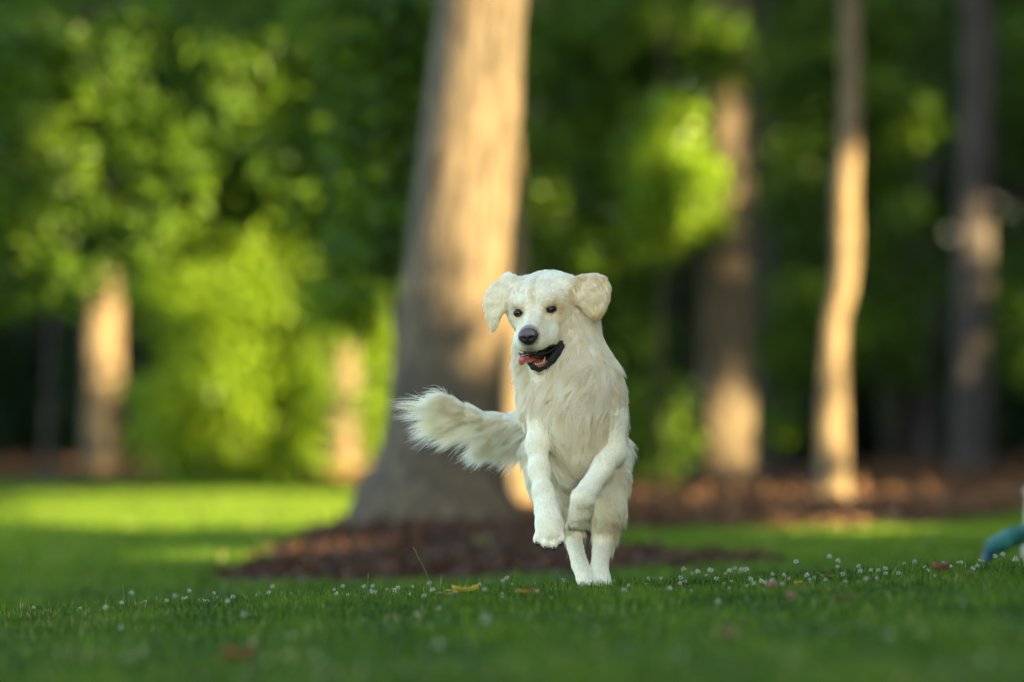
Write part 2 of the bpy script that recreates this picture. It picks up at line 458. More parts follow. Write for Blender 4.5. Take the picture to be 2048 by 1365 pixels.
def build_foliage():
    # sunlit lime bush left of the oak
    p = []
    for (x, y, rx, rz, n) in [(480, 470, 110, 80, 70), (330, 520, 90, 90, 60), (420, 620, 140, 110, 130), (560, 600, 150, 130, 140), (680, 560, 80, 90, 60),
                              (500, 760, 170, 110, 140), (370, 790, 90, 70, 50), (590, 800, 60, 110, 40), (748, 590, 36, 110, 34), (345, 870, 60, 50, 20),
                              (420, 905, 60, 45, 22), (520, 900, 70, 60, 36), (600, 920, 60, 50, 28), (340, 935, 25, 25, 6), (470, 945, 28, 24, 6), (762, 800, 28, 110, 30)]:
        bough(p, x, y, 54.5, rx * .95, rz * .95, int(n * .62), 26, .45, .075)
    bough(p, 690, 600, 52.6, 70, 60, 26, 24, .2, .08)
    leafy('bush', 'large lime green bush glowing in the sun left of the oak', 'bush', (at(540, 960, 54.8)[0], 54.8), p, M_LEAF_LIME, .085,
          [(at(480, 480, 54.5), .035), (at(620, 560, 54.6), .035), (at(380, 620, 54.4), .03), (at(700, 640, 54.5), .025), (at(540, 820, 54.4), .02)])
    for (a, b, r) in [((480, 440), (560, 700), .5), ((300, 520), (420, 660), .38), ((640, 560), (700, 800), .42), ((400, 780), (620, 820), .42), ((500, 930), (640, 930), .22), ((340, 860), (460, 950), .2)]:
        lit(at(*a, 54.5), at(*b, 54.5), r)
    # big overhanging tree upper left
    p = []
    for k in range(15):
        px = RNG.uniform(-200, 800); low = np.interp(px, [-200, 100, 300, 560, 800], [420, 460, 400, 400, 330])
        bough(p, px, RNG.uniform(-150, low - 90), RNG.uniform(43, 49), 150, 100, 52, 20, .7, .10)
    for (x, y, rx, rz, n) in [(70, 420, 60, 60, 20), (20, 520, 90, 80, 36), (110, 540, 60, 50, 20), (330, 290, 70, 60, 20), (120, 90, 130, 100, 55), (600, 230, 150, 120, 60), (720, 420, 90, 120, 45), (460, 380, 120, 80, 30), (40, 380, 40, 40, 10), (200, 440, 70, 60, 24), (240, 470, 50, 40, 14), (80, 130, 120, 90, 60), (60, 240, 120, 90, 50)]:
        bough(p, x, y, 46, rx, rz, n, 22, .5, .09)
    bough(p, 300, -900, 46, 900, 500, 300, 26, 3., .3)
    HL = [(100, 90, .20), (150, 130, .20), (190, 160, .16), (320, 270, .17), (335, 295, .14), (60, 400, .14), (30, 530, .16), (125, 560, .14), (240, 430, .12), (480, 200, .10), (540, 160, .08), (700, 250, .12), (735, 400, .08), (730, 300, .10), (380, 350, .08), (20, 280, .1), (280, 60, .12), (560, 100, .09), (640, 60, .08), (440, 90, .08), (300, 470, .12), (80, 240, .1), (150, 330, .08), (0, 450, .12), (560, 350, .08), (620, 420, .08), (450, 130, .08)]
    for (x, y, r) in HL:
        bough(p, x, y, 42.0, 420 * r, 380 * r, max(3, int(110 * r)), 20, .25, .07)
        lit(at(x - 8, y, 42), at(x + 8, y + 8, 42), r * .52)
    leafy('tree', 'wide spreading tree whose leafy boughs fill the upper left', 'tree', (-5.6, 45.0), p, M_LEAF, .085,
          [(at(-500, -200, 45), .16), (at(100, -250, 46), .1), (at(500, -200, 46), .08), (at(300, -900, 46), .14), (at(700, -100, 46), .05)], bark=M_BARK)
    # dark boughs hanging across the left side of the oak
    p = []
    for (x, y, rx, rz, n) in [(760, 260, 90, 150, 36), (810, 120, 80, 110, 36), (790, 440, 60, 90, 26), (740, 480, 60, 70, 16), (850, 40, 60, 80, 18), (720, 60, 120, 90, 30)]:
        bough(p, x, y, 36.5, rx, rz, n, 24, .35, .07)
    leafy('sapling', 'dark green leafy sapling hanging beside the upper left of the oak', 'sapling', (-.42, 36.3), p, M_LEAF, .075,
          [(at(760, 200, 36.5), .03), (at(800, 440, 36.5), .015), (at(810, 60, 36.5), .02)])
    # green boughs right of the oak
    p = []
    for (x, y, rx, rz, n) in [(1150, 120, 110, 150, 70), (1300, 60, 140, 90, 70), (1250, 260, 110, 130, 60), (1340, 400, 95, 110, 60), (1330, 250, 50, 60, 16), (1140, 420, 90, 140, 50), (1240, 560, 70, 110, 40),
                              (1440, 120, 60, 90, 24), (1120, 620, 80, 90, 30), (1270, 760, 50, 90, 22), (1250, 660, 50, 60, 16), (1130, 800, 60, 100, 20), (1320, 870, 34, 90, 44), (1320, 790, 30, 40, 10)]:
        bough(p, x, y, 49.5, rx, rz, n, 22, .6, .085)
    bough(p, 1300, -800, 49.5, 500, 450, 150, 26, 2.5, .3)
    HL = [(1340, 370, .22), (1330, 450, .18), (1310, 340, .14), (1345, 230, .12), (1400, 350, .10), (1300, 40, .12), (1400, 60, .13), (1440, 105, .12), (1220, 60, .1), (1290, 280, .10), (1075, 290, .08), (1075, 400, .08), (1080, 400, .08), (1090, 490, .08), (1240, 560, .06), (1160, 520, .06), (1270, 660, .06), (1320, 800, .10), (1325, 900, .10), (1300, 850, .06)]
    for (x, y, r) in HL:
        bough(p, x, y, 47.3, 400 * r, 380 * r, max(3, int(100 * r)), 20, .22, .07)
        lit(at(x - 5, y, 47.3), at(x + 5, y + 6, 47.3), r * .30)
    leafy('tree', 'young tree with hanging leafy boughs filling the gap between oak and patchy trunk', 'tree', (at(1180, 960, 51)[0], 51.0), p, M_LEAF, .085,
          [(at(1200, 100, 50), .06), (at(1330, 300, 49.5), .03), (at(1130, 500, 49.5), .03), (at(1300, -700, 50), .08)])
    p = []  # added cluster for sunlit tree leaves, the sun put into its lime colour
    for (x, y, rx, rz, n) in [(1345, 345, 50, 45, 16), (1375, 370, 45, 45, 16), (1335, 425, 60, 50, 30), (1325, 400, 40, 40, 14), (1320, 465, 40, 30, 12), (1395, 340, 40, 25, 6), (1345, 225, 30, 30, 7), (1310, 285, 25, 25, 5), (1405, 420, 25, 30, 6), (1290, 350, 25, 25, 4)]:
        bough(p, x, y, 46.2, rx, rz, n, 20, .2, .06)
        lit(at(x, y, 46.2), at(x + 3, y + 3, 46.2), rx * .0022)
    leafy('sapling', 'added leaf cluster coloured lime to look sunlit, high to the right of the dog head', 'sapling', (at(1400, 960, 48.2)[0], 48.3), p, M_LEAF_LIME, .08,
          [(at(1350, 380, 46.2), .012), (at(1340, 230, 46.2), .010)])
    # understorey in front of the tall grey trunk, upper right
    p = []
    for (x, y, rx, rz, n) in [(1590, 120, 120, 130, 50), (1790, 80, 130, 120, 60), (1780, 240, 110, 110, 46), (1620, 380, 90, 150, 40), (1800, 480, 110, 130, 40), (2060, 150, 110, 200, 60), (2060, 600, 90, 150, 36), (1610, 650, 100, 100, 36), (1770, 690, 110, 90, 30)]:
        bough(p, x, y, 57.5, rx, rz, n, 22, .7, .10)
    bough(p, 1850, -900, 58, 500, 500, 150, 26, 2.5, .3)
    HL = [(1750, 170, .12), (1830, 230, .15), (1775, 205, .09), (1700, 640, .1), (2040, 60, .1), (2040, 620, .14), (1650, 20, .08), (1820, 430, .06), (1560, 840, .1), (1545, 700, .07), (1600, 560, .06), (2030, 720, .08)]
    for (x, y, r) in HL:
        bough(p, x, y, 55.0, 380 * r, 360 * r, max(3, int(90 * r)), 20, .25, .07)
        lit(at(x - 6, y, 55), at(x + 6, y + 8, 55), r * .5)
    leafy('tree', 'dark leafy tree with a few yellow sunlit leaves filling the upper right', 'tree', (at(1800, 960, 59)[0], 59.5), p, M_LEAF, .09,
          [(at(1700, 100, 58), .07), (at(1850, 200, 58), .05), (at(2060, 200, 58), .05), (at(1850, -800, 58), .1)])
    # shrubs behind, one after another, in the shade
    words = ['dark shrub under the upper left boughs at the left edge', 'dark shrub behind the slim left trunk', 'dark shrub behind the lime green bush', 'dark shrub behind the big oak trunk',
             'dark shrub behind the running dog', 'dark shrub behind the patchy broad trunk', 'dark shrub behind the thin crooked trunk', 'dark shrub left of the tall grey trunk', 'dark shrub right of the tall grey trunk', 'dark shrub past the left edge', 'dark shrub past the right edge']
    xs = [60, 290, 520, 800, 1120, 1390, 1600, 1780, 2040, -280, 2360]
    for x, w in zip(xs, words):
        Y = RNG.uniform(64, 70); p = []
        for k in range(7):
            bough(p, x + RNG.normal(0, 80), RNG.uniform(120, 930), Y, 150, 130, 26, 20, .8, .12)
        bough(p, x, 880, Y, 170, 70, 26, 20, .7, .1)
        bx = at(x, 900, Y)[0]
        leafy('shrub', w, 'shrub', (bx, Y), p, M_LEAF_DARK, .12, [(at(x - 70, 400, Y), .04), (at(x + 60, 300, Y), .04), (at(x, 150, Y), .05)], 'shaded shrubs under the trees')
    # woods further off, one mass
    n = 6800
    X = RNG.uniform(-16, 16, n); Yv = RNG.uniform(74, 98, n)
    Z = ground_z(X, Yv) + RNG.uniform(0, 9, n) ** 1.0
    gap = (np.abs((X / Yv * F_PX + 1024) - 1660) < 75) & (np.abs(HORIZON - (Z - CAM_Z) / Yv * F_PX - 765) < 45)
    c = np.column_stack([X, Yv, Z])[~gap]
    q = np.repeat(c, 16, 0) + RNG.normal(0, 1, (len(c) * 16, 3)) * [.42, .42, .35]
    q = q[q[:, 2] > 0]
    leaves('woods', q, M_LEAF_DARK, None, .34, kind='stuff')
build_foliage()

# closed canopy over the wood: crowns of tall trees standing among and beside the trunks
def build_canopy():
    spots = [(-9, 58), (-4, 62), (1.5, 60), (6.5, 63), (11, 56), (-7, 74), (0, 76), (7, 78), (-12, 68), (13, 72), (-9.5, 46)]
    txt = ['tall canopy tree standing in the wood beyond the lawn']
    for (x, Y) in spots:
        px = x / Y * F_PX + 1024
        gz = float(ground_z(x, Y))
        t = empty('canopy_tree', (x, Y, gz)); tag(t, txt[0], 'tree', 'tall canopy trees in the wood')
        h = RNG.uniform(6.5, 8)
        vis = -100 < px < 2150
        V, Fc = join([tube([(x, Y, gz - .1), (x + .05, Y, 3.), (x, Y + .1, h)], [.10 if vis else .2, .09 if vis else .17, .1], 14, .04, .4, 8)])
        mesh('trunk', V, Fc, M_BARK_GREY, t)
        q, ti = clumped((x, Y, h + 1.2), (4.2, 4.6, 2.6), 170, 22, (.5, .5, .3), .2)
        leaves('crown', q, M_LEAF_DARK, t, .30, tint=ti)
build_canopy()

# lawn and ground places that the sun reaches
def lawn_lit(px0, px1, Y, r):
    x0, x1 = [(p - 1024) / F_PX * Y for p in (px0, px1)]; z = float(ground_z(x0, Y)) + .02
    lit((x0, Y, z), (x1, Y, z), r)
for Y in np.arange(37.2, 48.3, .45): lawn_lit(np.interp(Y, [37, 40, 46, 50], [260, 60, 160, 330]), np.interp(Y, [37, 42, 49], [640, 760, 740]), Y, .16)
for Y in np.arange(30, 32, .4): lawn_lit(380, 430, Y, .03)
for Y in np.arange(33.4, 35, .4): lawn_lit(1600, 1690, Y, .03)
lawn_lit(1010, 1060, 41.5, .2); lawn_lit(1510, 1600, 43.6, .2); lawn_lit(1510, 1600, 44.6, .2)
lawn_lit(1700, 1760, 34, .02); lawn_lit(1850, 2000, 31, .0)
for k in range(26):
    Y = RNG.uniform(60, 72); px = RNG.uniform(1050, 2048) if k % 3 else RNG.uniform(0, 900)
    c = at(px, RNG.uniform(50, 900), Y); lit(c, c, RNG.uniform(.05, .12))


# ---------------------------------------------------------------- the belt of trees along the right of the lawn, unseen, added to shade it, with gaps cut for sun patches
E1 = unit(np.cross([0, 0, 1.0], SUN)); E2 = np.cross(SUN, E1)
def reaches(P):
    """True where a leaf would stand in one of the sunlit gaps"""
    u = P @ E1; v = P @ E2
    k = np.zeros(len(P), bool)
    jit = 1 + 0.22 * np.sin(u * 9.1 + v * 5.3) * np.sin(v * 8.7 - u * 4.1) + RNG.normal(0, .05, len(P))
    for a, b, r in LIT:
        ax, ay, bx, by = a @ E1, a @ E2, b @ E1, b @ E2
        dx, dy = bx - ax, by - ay
        t = np.clip(((u - ax) * dx + (v - ay) * dy) / (dx * dx + dy * dy + 1e-9), 0, 1)
        k |= np.hypot(u - ax - t * dx, v - ay - t * dy) < r * jit + 0.135
    return k

def build_belt():
    for k, yb in enumerate([-2, 3, 8, 13, 18.5, 26.3, 30, 35.6, 41.0, 47.3, 52, 57, 62, 67]):
        xb = 11.5 + RNG.uniform(-.4, .4); gz = float(ground_z(xb, yb))
        t = empty('shade_belt_tree', (xb, yb, gz)); tag(t, 'unseen leafy tree added at the right to shade the lawn, gaps cut for sun patches', 'tree', 'unseen trees added along the right to shape the sun')
        V, Fc = join([tube([(xb, yb, gz - .1), (xb + .1, yb, 3), (xb, yb + .1, 7)], [.2, .16, .06], 12, .04, .4, 6)] +
                     [tube([(xb, yb, 2 + j), (xb + .5 * (-1) ** j, yb + 1.2 * (-1) ** (j // 2), 3 + j)], [.07, .02], 6, 0, 0, 3) for j in range(4)])
        mesh('trunk', V, Fc, M_BARK_GREY, t)
        n = 19500
        P = np.column_stack([xb + RNG.normal(0, .9, n), yb + RNG.uniform(-4.1, 4.1, n), RNG.uniform(.25, 9.6, n)])
        P = P[np.abs(P[:, 0] - xb) < 2.4]
        P = P[~reaches(P)]
        leaves('crown', P, M_LEAF, t, .30)
        if yb < 32:      # unseen upper leaves added here to darken the dog's right side
            n = 2600
            P = np.column_stack([xb + RNG.normal(0, 1., n), yb + RNG.uniform(-4.1, 4.1, n), RNG.uniform(9.2, 16, n)])
            leaves('shade_crown', P, M_LEAF, t, .42)
build_belt()


# ---------------------------------------------------------------- the lawn: blades, clover leaves
def build_grass():
    def blades(n, Y0, Y1, marg, h0, h1, w, power=1.0, segs=2):
        Y = Y0 + (Y1 - Y0) * RNG.uniform(0, 1, n) ** power
        X = RNG.uniform(-1, 1, n) * (0.0605 * Y + marg)
        k = ~(in_poly(np.column_stack([X, Y]), BED)) & (Y < front_edge(X))
        X, Y = X[k], Y[k]; n = len(X)
        patch = .5 + .3 * np.sin(X * 7.3 + 2 * np.sin(Y * 3.1)) * np.sin(Y * 5.9 + X * 2.2) + .3 * np.sin(X * 13.1 - Y * 2.7) * np.sin(Y * 3.3 + 4 * X)
        h = RNG.uniform(h0, h1, n) * (.8 + .35 * patch) * np.where(RNG.uniform(0, 1, n) < .012, 1.5, 1)
        a = RNG.uniform(0, 2 * np.pi, n); ln = np.abs(RNG.normal(0, .38, n)); b = a + RNG.normal(0, .8, n)
        root = np.column_stack([X, Y, ground_z(X, Y) - .004])
        side = np.column_stack([np.cos(a + 1.57), np.sin(a + 1.57), np.zeros(n)]) * (w * RNG.uniform(.6, 1.3, n) / 2)[:, None]
        o1 = np.column_stack([np.cos(a) * ln * h * .35, np.sin(a) * ln * h * .35, h * .55])
        o2 = np.column_stack([np.cos(b) * ln * h * .9 + .001, np.sin(b) * ln * h * .9, h * (1 - .22 * ln)])
        V = np.stack([root - side, root + side, root + o1 - side * .85, root + o1 + side * .85, root + o2], 1)
        j = np.arange(n)[:, None] * 5
        dry = RNG.uniform(0, 1, n) < .02 + .03 * (np.sin(X * 3.7 + 2) * np.sin(Y * 1.9) > .5)
        return V.reshape(-1, 3), j + [0, 1, 3, 2], j + [2, 3, 4], np.repeat(np.where(dry, 1., .9 * np.clip(RNG.uniform(0, 1, n) ** 1.8 * .55 + patch * .28 - .07 + np.interp(Y, [24, 34], [0, .38]), 0, 1)), 5)  # far blades tinted brighter and yellower, painting in the sunlit lawn
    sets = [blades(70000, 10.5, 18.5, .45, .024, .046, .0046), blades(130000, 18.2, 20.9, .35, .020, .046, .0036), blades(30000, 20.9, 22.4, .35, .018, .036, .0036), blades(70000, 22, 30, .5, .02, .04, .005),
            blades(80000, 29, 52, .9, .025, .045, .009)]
    V, Q, T, A, off = [], [], [], [], 0
    for v, q, t, a in sets:
        V.append(v); Q.append(q + off); T.append(t + off); A.append(a); off += len(v)
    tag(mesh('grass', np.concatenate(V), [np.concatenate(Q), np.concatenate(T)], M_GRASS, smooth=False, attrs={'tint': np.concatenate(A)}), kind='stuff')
    # low clover leaves between the blades
    n = 26000
    Y = RNG.uniform(10.5, 26, n); X = RNG.uniform(-1, 1, n) * (.0605 * Y + .4)
    dens = np.sin(X * 4.1 + 1.3) * np.sin(Y * 2.3 + X) + RNG.normal(0, .5, n)
    k = (dens > -.1) & ~in_poly(np.column_stack([X, Y]), BED); X, Y = X[k], Y[k]; n = len(X)
    c = np.column_stack([X, Y, ground_z(X, Y) + RNG.uniform(.008, .022, n)])
    a0 = RNG.uniform(0, 6.28, n); cs, ds, ns = [], [], []
    for j in range(3):
        a = a0 + j * 2.094
        d = np.column_stack([np.cos(a), np.sin(a), RNG.uniform(-.1, .3, n)]); cs.append(c); ds.append(d); ns.append(np.tile([0, 0, 1.], (n, 1)) + RNG.normal(0, .15, (n, 3)))
    V, Fc = leaf_arrays(np.concatenate(cs), np.concatenate(ds), np.concatenate(ns), np.full(3 * n, .010), np.full(3 * n, .009))
    tag(mesh('clover_leaves', V, Fc, M_CLOVER, smooth=False, attrs={'tint': np.repeat(RNG.uniform(0, 1, 3 * n), 4)}), kind='stuff')
M_CLOVER = mat_leaf('clover_leaf', (0.03, 0.085, 0.025), (0.07, 0.15, 0.045), .3)
build_grass()

# mulch chips and pine straw lying loose on the beds
def build_chips():
    n = 9000
    P = np.column_stack([RNG.uniform(-1.1, 1, n), RNG.uniform(26.2, 37.6, n)])
    P = P[in_poly(P, BED)]; n = len(P)
    c = np.column_stack([P, ground_z(P[:, 0], P[:, 1]) + bed_h(P[:, 0], P[:, 1]) + RNG.uniform(0, .012, n)])
    d = RNG.normal(0, 1, (n, 3)); d[:, 2] *= .35
    nn = RNG.normal(0, .5, (n, 3)); nn[:, 2] += 1
    V, Fc = leaf_arrays(c, d, nn, RNG.uniform(.03, .09, n), RNG.uniform(.01, .03, n))
    tag(mesh('mulch_chips', V, Fc, mat_leaf('mulch_chip', (0.04, 0.021, 0.012), (0.15, 0.076, 0.042), .02, .8, .1), smooth=False, attrs={'tint': np.repeat(RNG.uniform(0, 1, n) ** 1.6, 4)}), kind='stuff')
    n = 30000
    X = RNG.uniform(-5, 5, n); fe = front_edge(X); Y = fe + RNG.uniform(0, 1, n) ** 1.3 * 18
    c = np.column_stack([X, Y, ground_z(X, Y) + .02 + RNG.uniform(0, .03, n)])
    d = RNG.normal(0, 1, (n, 3)); d[:, 2] *= .35
    nn = RNG.normal(0, .6, (n, 3)); nn[:, 2] += .8
    V, Fc = leaf_arrays(c, d, nn, RNG.uniform(.06, .16, n), RNG.uniform(.02, .05, n))
    tag(mesh('pine_straw', V, Fc, mat_leaf('straw', (0.07, 0.036, 0.018), (0.22, 0.12, 0.06), .1, .8, .1), smooth=False, attrs={'tint': np.repeat(RNG.uniform(0, 1, n), 4)}), kind='stuff')
build_chips()

# white clover flowers, each a thing: stem, head
def build_clover():
    m_head = mat_leaf('clover_petal', (0.26, 0.25, 0.17), (0.54, 0.53, 0.43), .25, .6, .2)
    m_stem = mat_plain('clover_stem', (0.05, 0.13, 0.03), .6)
    def head_mesh(seed):
        r = np.random.default_rng(seed); n = 38
        k = np.arange(n) + .5; ph = np.arccos(1 - 1.75 * k / n); th = np.pi * (1 + 5 ** .5) * k
        d = np.column_stack([np.cos(th) * np.sin(ph), np.sin(th) * np.sin(ph), np.cos(ph)])
        c = d * .0022; d2 = d + r.normal(0, .22, d.shape)
        return leaf_arrays(c, d2, r.normal(0, 1, d.shape), r.uniform(.0038, .0075, n), r.uniform(.0024, .0034, n))
    protos = []
    for s in range(3):
        e = empty('clover_flower', (0, 0, 0)); H = .03 + .008 * s
        pts = [(0, 0, -.004), (.002, .001, H * .5), (.0 + .001 * s, -.001, H)]
        V, Fc, Tc = tube(pts, [.0009, .0008, .0007], 5, 0, 0, 3)
        mesh('stem', V, [Fc, Tc], m_stem, e)
        V, Fc = head_mesh(s)
        mesh('head', V + np.array([.001 * s, -.001, H]), Fc, m_head, e, smooth=False, attrs={'tint': np.repeat(np.random.default_rng(s + 9).uniform(0, 1, len(V) // 4), 4)})
        protos.append(e)
    used = [False] * 3
    def place(x, Y, label, s=None, sc=1.0, lift=0.):
        s = RNG.integers(0, 3) if s is None else s
        if not used[s]: o = protos[s]; used[s] = True
        else: o = copy_tree(protos[s])
        o.location = (x, Y, float(ground_z(x, Y)) + lift); o.rotation_euler = (RNG.normal(0, .12), RNG.normal(0, .12), RNG.uniform(0, 6)); o.scale = (sc,) * 3
        tag(o, label, 'flower', 'white clover flowers in the lawn')
    # ones that stand out: (px, py of the head, distance, label)
    for px, py, Y, w in [(1595, 1122, 19.95, 'tallest white clover flower, standing alone above the grass right of the dog'),
                         (1660, 1112, 21.0, 'white clover flower just right of the tallest one, slightly blurred'),
                         (1672, 1120, 20.9, 'white clover flower beside its twin, right of the tallest one'),
                         (1418, 1139, 20.3, 'highest white clover flower of the row between the dog and the tallest flower'),
                         (1368, 1137, 20.1, 'white clover flower first in the row right of the hind paws'),
                         (1396, 1142, 19.95, 'white clover flower second in the row right of the hind paws'),
                         (1422, 1140, 19.9, 'white clover flower in the middle of the row right of the dog'),
                         (1457, 1140, 20.0, 'sharp white clover flower fourth in the row right of the dog'),
                         (1480, 1137, 20.2, 'large white clover flower fifth in the row right of the dog'),
                         (1498, 1137, 19.95, 'small white clover flower ending the row right of the dog'),
                         (1998, 1106, 20.9, 'white clover flower in front of the teal tube at the right edge'),
                         (415, 1202, 20.0, 'single sharp white clover flower in the dark grass at the left'),
                         (258, 1184, 21.5, 'white clover flower standing highest in the grass at the left'),
                         (1127, 1160, 20.5, 'white clover flower just left of the hind paws'),
                         (728, 1205, 19.9, 'small sharp white clover flower left of the yellow leaf')]:
        p = at(px, py, Y); gz = float(ground_z(p[0], Y)); H = max(.022, p[2] - gz)
        s = 0; o_sc = 1.0
        place(p[0], Y, w, s, .9, H - .029)
    n = 0
    while n < 200:
        Y = RNG.choice([RNG.uniform(18.9, 20.6), RNG.uniform(20.2, 24), RNG.uniform(12.5, 19)], p=[.66, .18, .16])
        x = RNG.uniform(-1, 1) * .062 * Y
        dn = .5 + .5 * math.sin(x * 5 + 1) * math.sin(Y * 2.1 + x * 2)
        if RNG.uniform() > dn * (.35 if x < -.5 else 1) or in_poly(np.array([[x, Y]]), BED)[0]: continue
        place(x, Y, 'small white clover flower among the grass blades', None, RNG.uniform(.5, .9), RNG.uniform(0, .012)); n += 1
build_clover()

# fallen leaves on the grass, each its own thing: blade, midrib
def fallen_leaf(name, label, px, py, Y, L, Wd, col, col2, rot, curl=.3, lift=.02, lobes=0):
    x = (px - 1024) / F_PX * Y; gz = float(ground_z(x, Y))
    e = empty(name, (x, Y, gz + lift + .010), rot); tag(e, label, 'leaf')
    nu, nv = 15, 9
    u = np.linspace(0, 1, nu); v = np.linspace(-1, 1, nv); U, Vv = np.meshgrid(u, v)
    wdt = np.sin(np.pi * U ** .8) ** .7 * (1 + lobes * .35 * np.sin(U * 22))
    X_ = (U - .5) * L; Y_ = Vv * wdt * Wd / 2
    Z_ = curl * Wd * (np.abs(Vv) ** 1.6) * .6 + curl * L * .5 * (U - .5) ** 2 * 2 + .001 * np.sin(U * 20 + Vv * 9)
    V = np.stack([X_, Y_, Z_], -1).reshape(-1, 3)
    i = (np.arange(nv - 1)[:, None] * nu + np.arange(nu - 1)[None]).ravel()
    a = N(name + '_surface'); tc = a.n('ShaderNodeTexCoord').outputs['Object']
    r = a.ramp(a.noise(60, 4, tc), [(.35, col), (.65, col2)])
    p = a.n('ShaderNodeBsdfPrincipled'); a.l(r, p.inputs['Base Color']); p.inputs['Roughness'].default_value = .6
    t = a.n('ShaderNodeBsdfTranslucent'); a.l(r, t.inputs[0]); mx = a.n('ShaderNodeMixShader'); mx.inputs[0].default_value = .3
    a.l(p.outputs[0], mx.inputs[1]); a.l(t.outputs[0], mx.inputs[2]); m = a.surf(mx.outputs[0])
    mesh('blade', V, np.stack([i, i + 1, i + nu + 1, i + nu], 1), m, e, world_coords=False)
    V, Fc, Tc = tube([(-L * .72, 0, .004), (-L * .3, 0, .002 + curl * L * .05), (0, 0, .0015), (L * .45, 0, .002 + curl * L * .2)], [.0011, .0010, .0008, .0004], 5, 0, 0, 3)
    mesh('midrib', V, [Fc, Tc], m, e, world_coords=False)
YEL, YEL2 = (0.55, 0.33, 0.03), (0.62, 0.45, 0.05); BR, BR2 = (0.16, 0.06, 0.03), (0.26, 0.11, 0.05); PK, PK2 = (0.28, 0.13, 0.08), (0.34, 0.19, 0.12)
fallen_leaf('fallen_leaf', 'bright yellow fallen leaf lying on the grass left of the dog', 930, 1205, 19.2, .062, .03, YEL, YEL2, .3, .5, .026)
fallen_leaf('fallen_leaf', 'pale tan leaf tip beside the bright yellow leaf', 898, 1216, 19.0, .04, .018, (0.4, .27, .12), (.45, .33, .16), .1, .3, .024)
fallen_leaf('fallen_leaf', 'fallen leaf half yellow and half brown in front of the dog', 1050, 1222, 18.6, .045, .024, BR, YEL, 2.8, .5, .026)
fallen_leaf('fallen_leaf', 'curled red brown dead leaf standing in the grass at the right', 1882, 1142, 19.6, .045, .036, BR, BR2, .5, .8, .020)
fallen_leaf('fallen_leaf', 'flat light brown leaf lying among clover right of centre', 1660, 1158, 19.6, .03, .015, (.3, .15, .07), (.36, .2, .1), .2, .3, .024)
fallen_leaf('fallen_leaf', 'reddish pink fallen leaf below the tallest clover flower', 1545, 1178, 18.6, .03, .022, PK, PK2, 1.2, .8, .022)
fallen_leaf('fallen_leaf', 'pinkish tan leaf lower right of the reddish pink leaf', 1580, 1204, 17.4, .032, .022, PK, PK2, 2.0, .7, .024)
fallen_leaf('fallen_leaf', 'small mustard leaf right of the reddish pink leaf', 1597, 1170, 19.0, .02, .014, YEL, (.3, .2, .04), .6, .7, .022)
fallen_leaf('fallen_leaf', 'blurred dark brown leaf low in the right foreground', 1690, 1206, 17.2, .05, .025, (.12, .07, .03), (.2, .12, .05), .4, .5, .02)
fallen_leaf('fallen_leaf', 'large blurred orange brown leaf in the left foreground', 480, 1290, 14.6, .065, .038, (.17, .07, .025), (.24, .11, .04), .5, .7, .022)
fallen_leaf('fallen_leaf', 'blurred tan leaf in the right middle foreground', 1460, 1282, 14.9, .045, .03, PK, PK2, 1.0, .5, .01)
fallen_leaf('fallen_leaf', 'yellow green fallen leaf on the mulch bed behind the grass', 965, 1112, 28.8, .075, .06, (.13, .12, .035), (.17, .16, .05), .8, .8, .05)
fallen_leaf('fallen_leaf', 'brown leaf lying on the grass at the right edge', 1940, 1150, 19.2, .022, .016, PK, BR2, 2.3, .6, .02)

# tall grass stalks gone to seed
def stalk(label, x, Y, tip, bend, seed=True):
    gz = float(ground_z(x, Y)); e = empty('grass_stalk', (x, Y, gz)); tag(e, label, 'grass stalk')
    tip = np.asarray(tip, float); b = np.array([x, Y, gz - .003]); m_ = (b + tip) / 2 + np.array([bend, 0, .004])
    V, Fc, Tc = tube([b, m_, tip], [.0010, .0008, .0005], 5, 0, 0, 6)
    m = mat_leaf('stalk', (0.10, 0.16, 0.05), (0.16, 0.22, 0.07), .2)
    mesh('stem', V, [Fc, Tc], m, e, attrs={'tint': np.full(len(V), .5)})
    if seed:
        d = unit(tip - m_); n = 26; t = np.linspace(0, 1, n)[:, None]; L = .035
        c = tip - d * L * (1 - t)
        V, Fc = leaf_arrays(c, d + RNG.normal(0, .22, (n, 3)), RNG.normal(0, 1, (n, 3)), np.full(n, .006), np.full(n, .002))
        mesh('seed_head', V, Fc, m, e, smooth=False, attrs={'tint': RNG.uniform(0, 1, len(V))})
def P2(px, py, Y): return at(px, py, Y)
for w, pb, pt, Y, bd, sd in [('tall seeding grass stalk leaning left below the dog tail', 872, (828, 1098), 20.2, .004, True),
                         ('short seeding grass stalk left of the tall leaning stalk', 735, (737, 1150), 20.3, -.002, True),
                         ('thin upright grass stalk in the dark grass at the left', 247, (246, 1172), 20.0, .001, True),
                         ('blurred dark double stalk near the left edge', 52, (50, 1105), 22.5, .002, False),
                         ('bare dark grass stem leaning left beside the hind paws', 1132, (1113, 1140), 19.9, .002, False)]:
    stalk(w, (pb - 1024) / F_PX * Y, Y, at(*pt, Y), bd, sd)

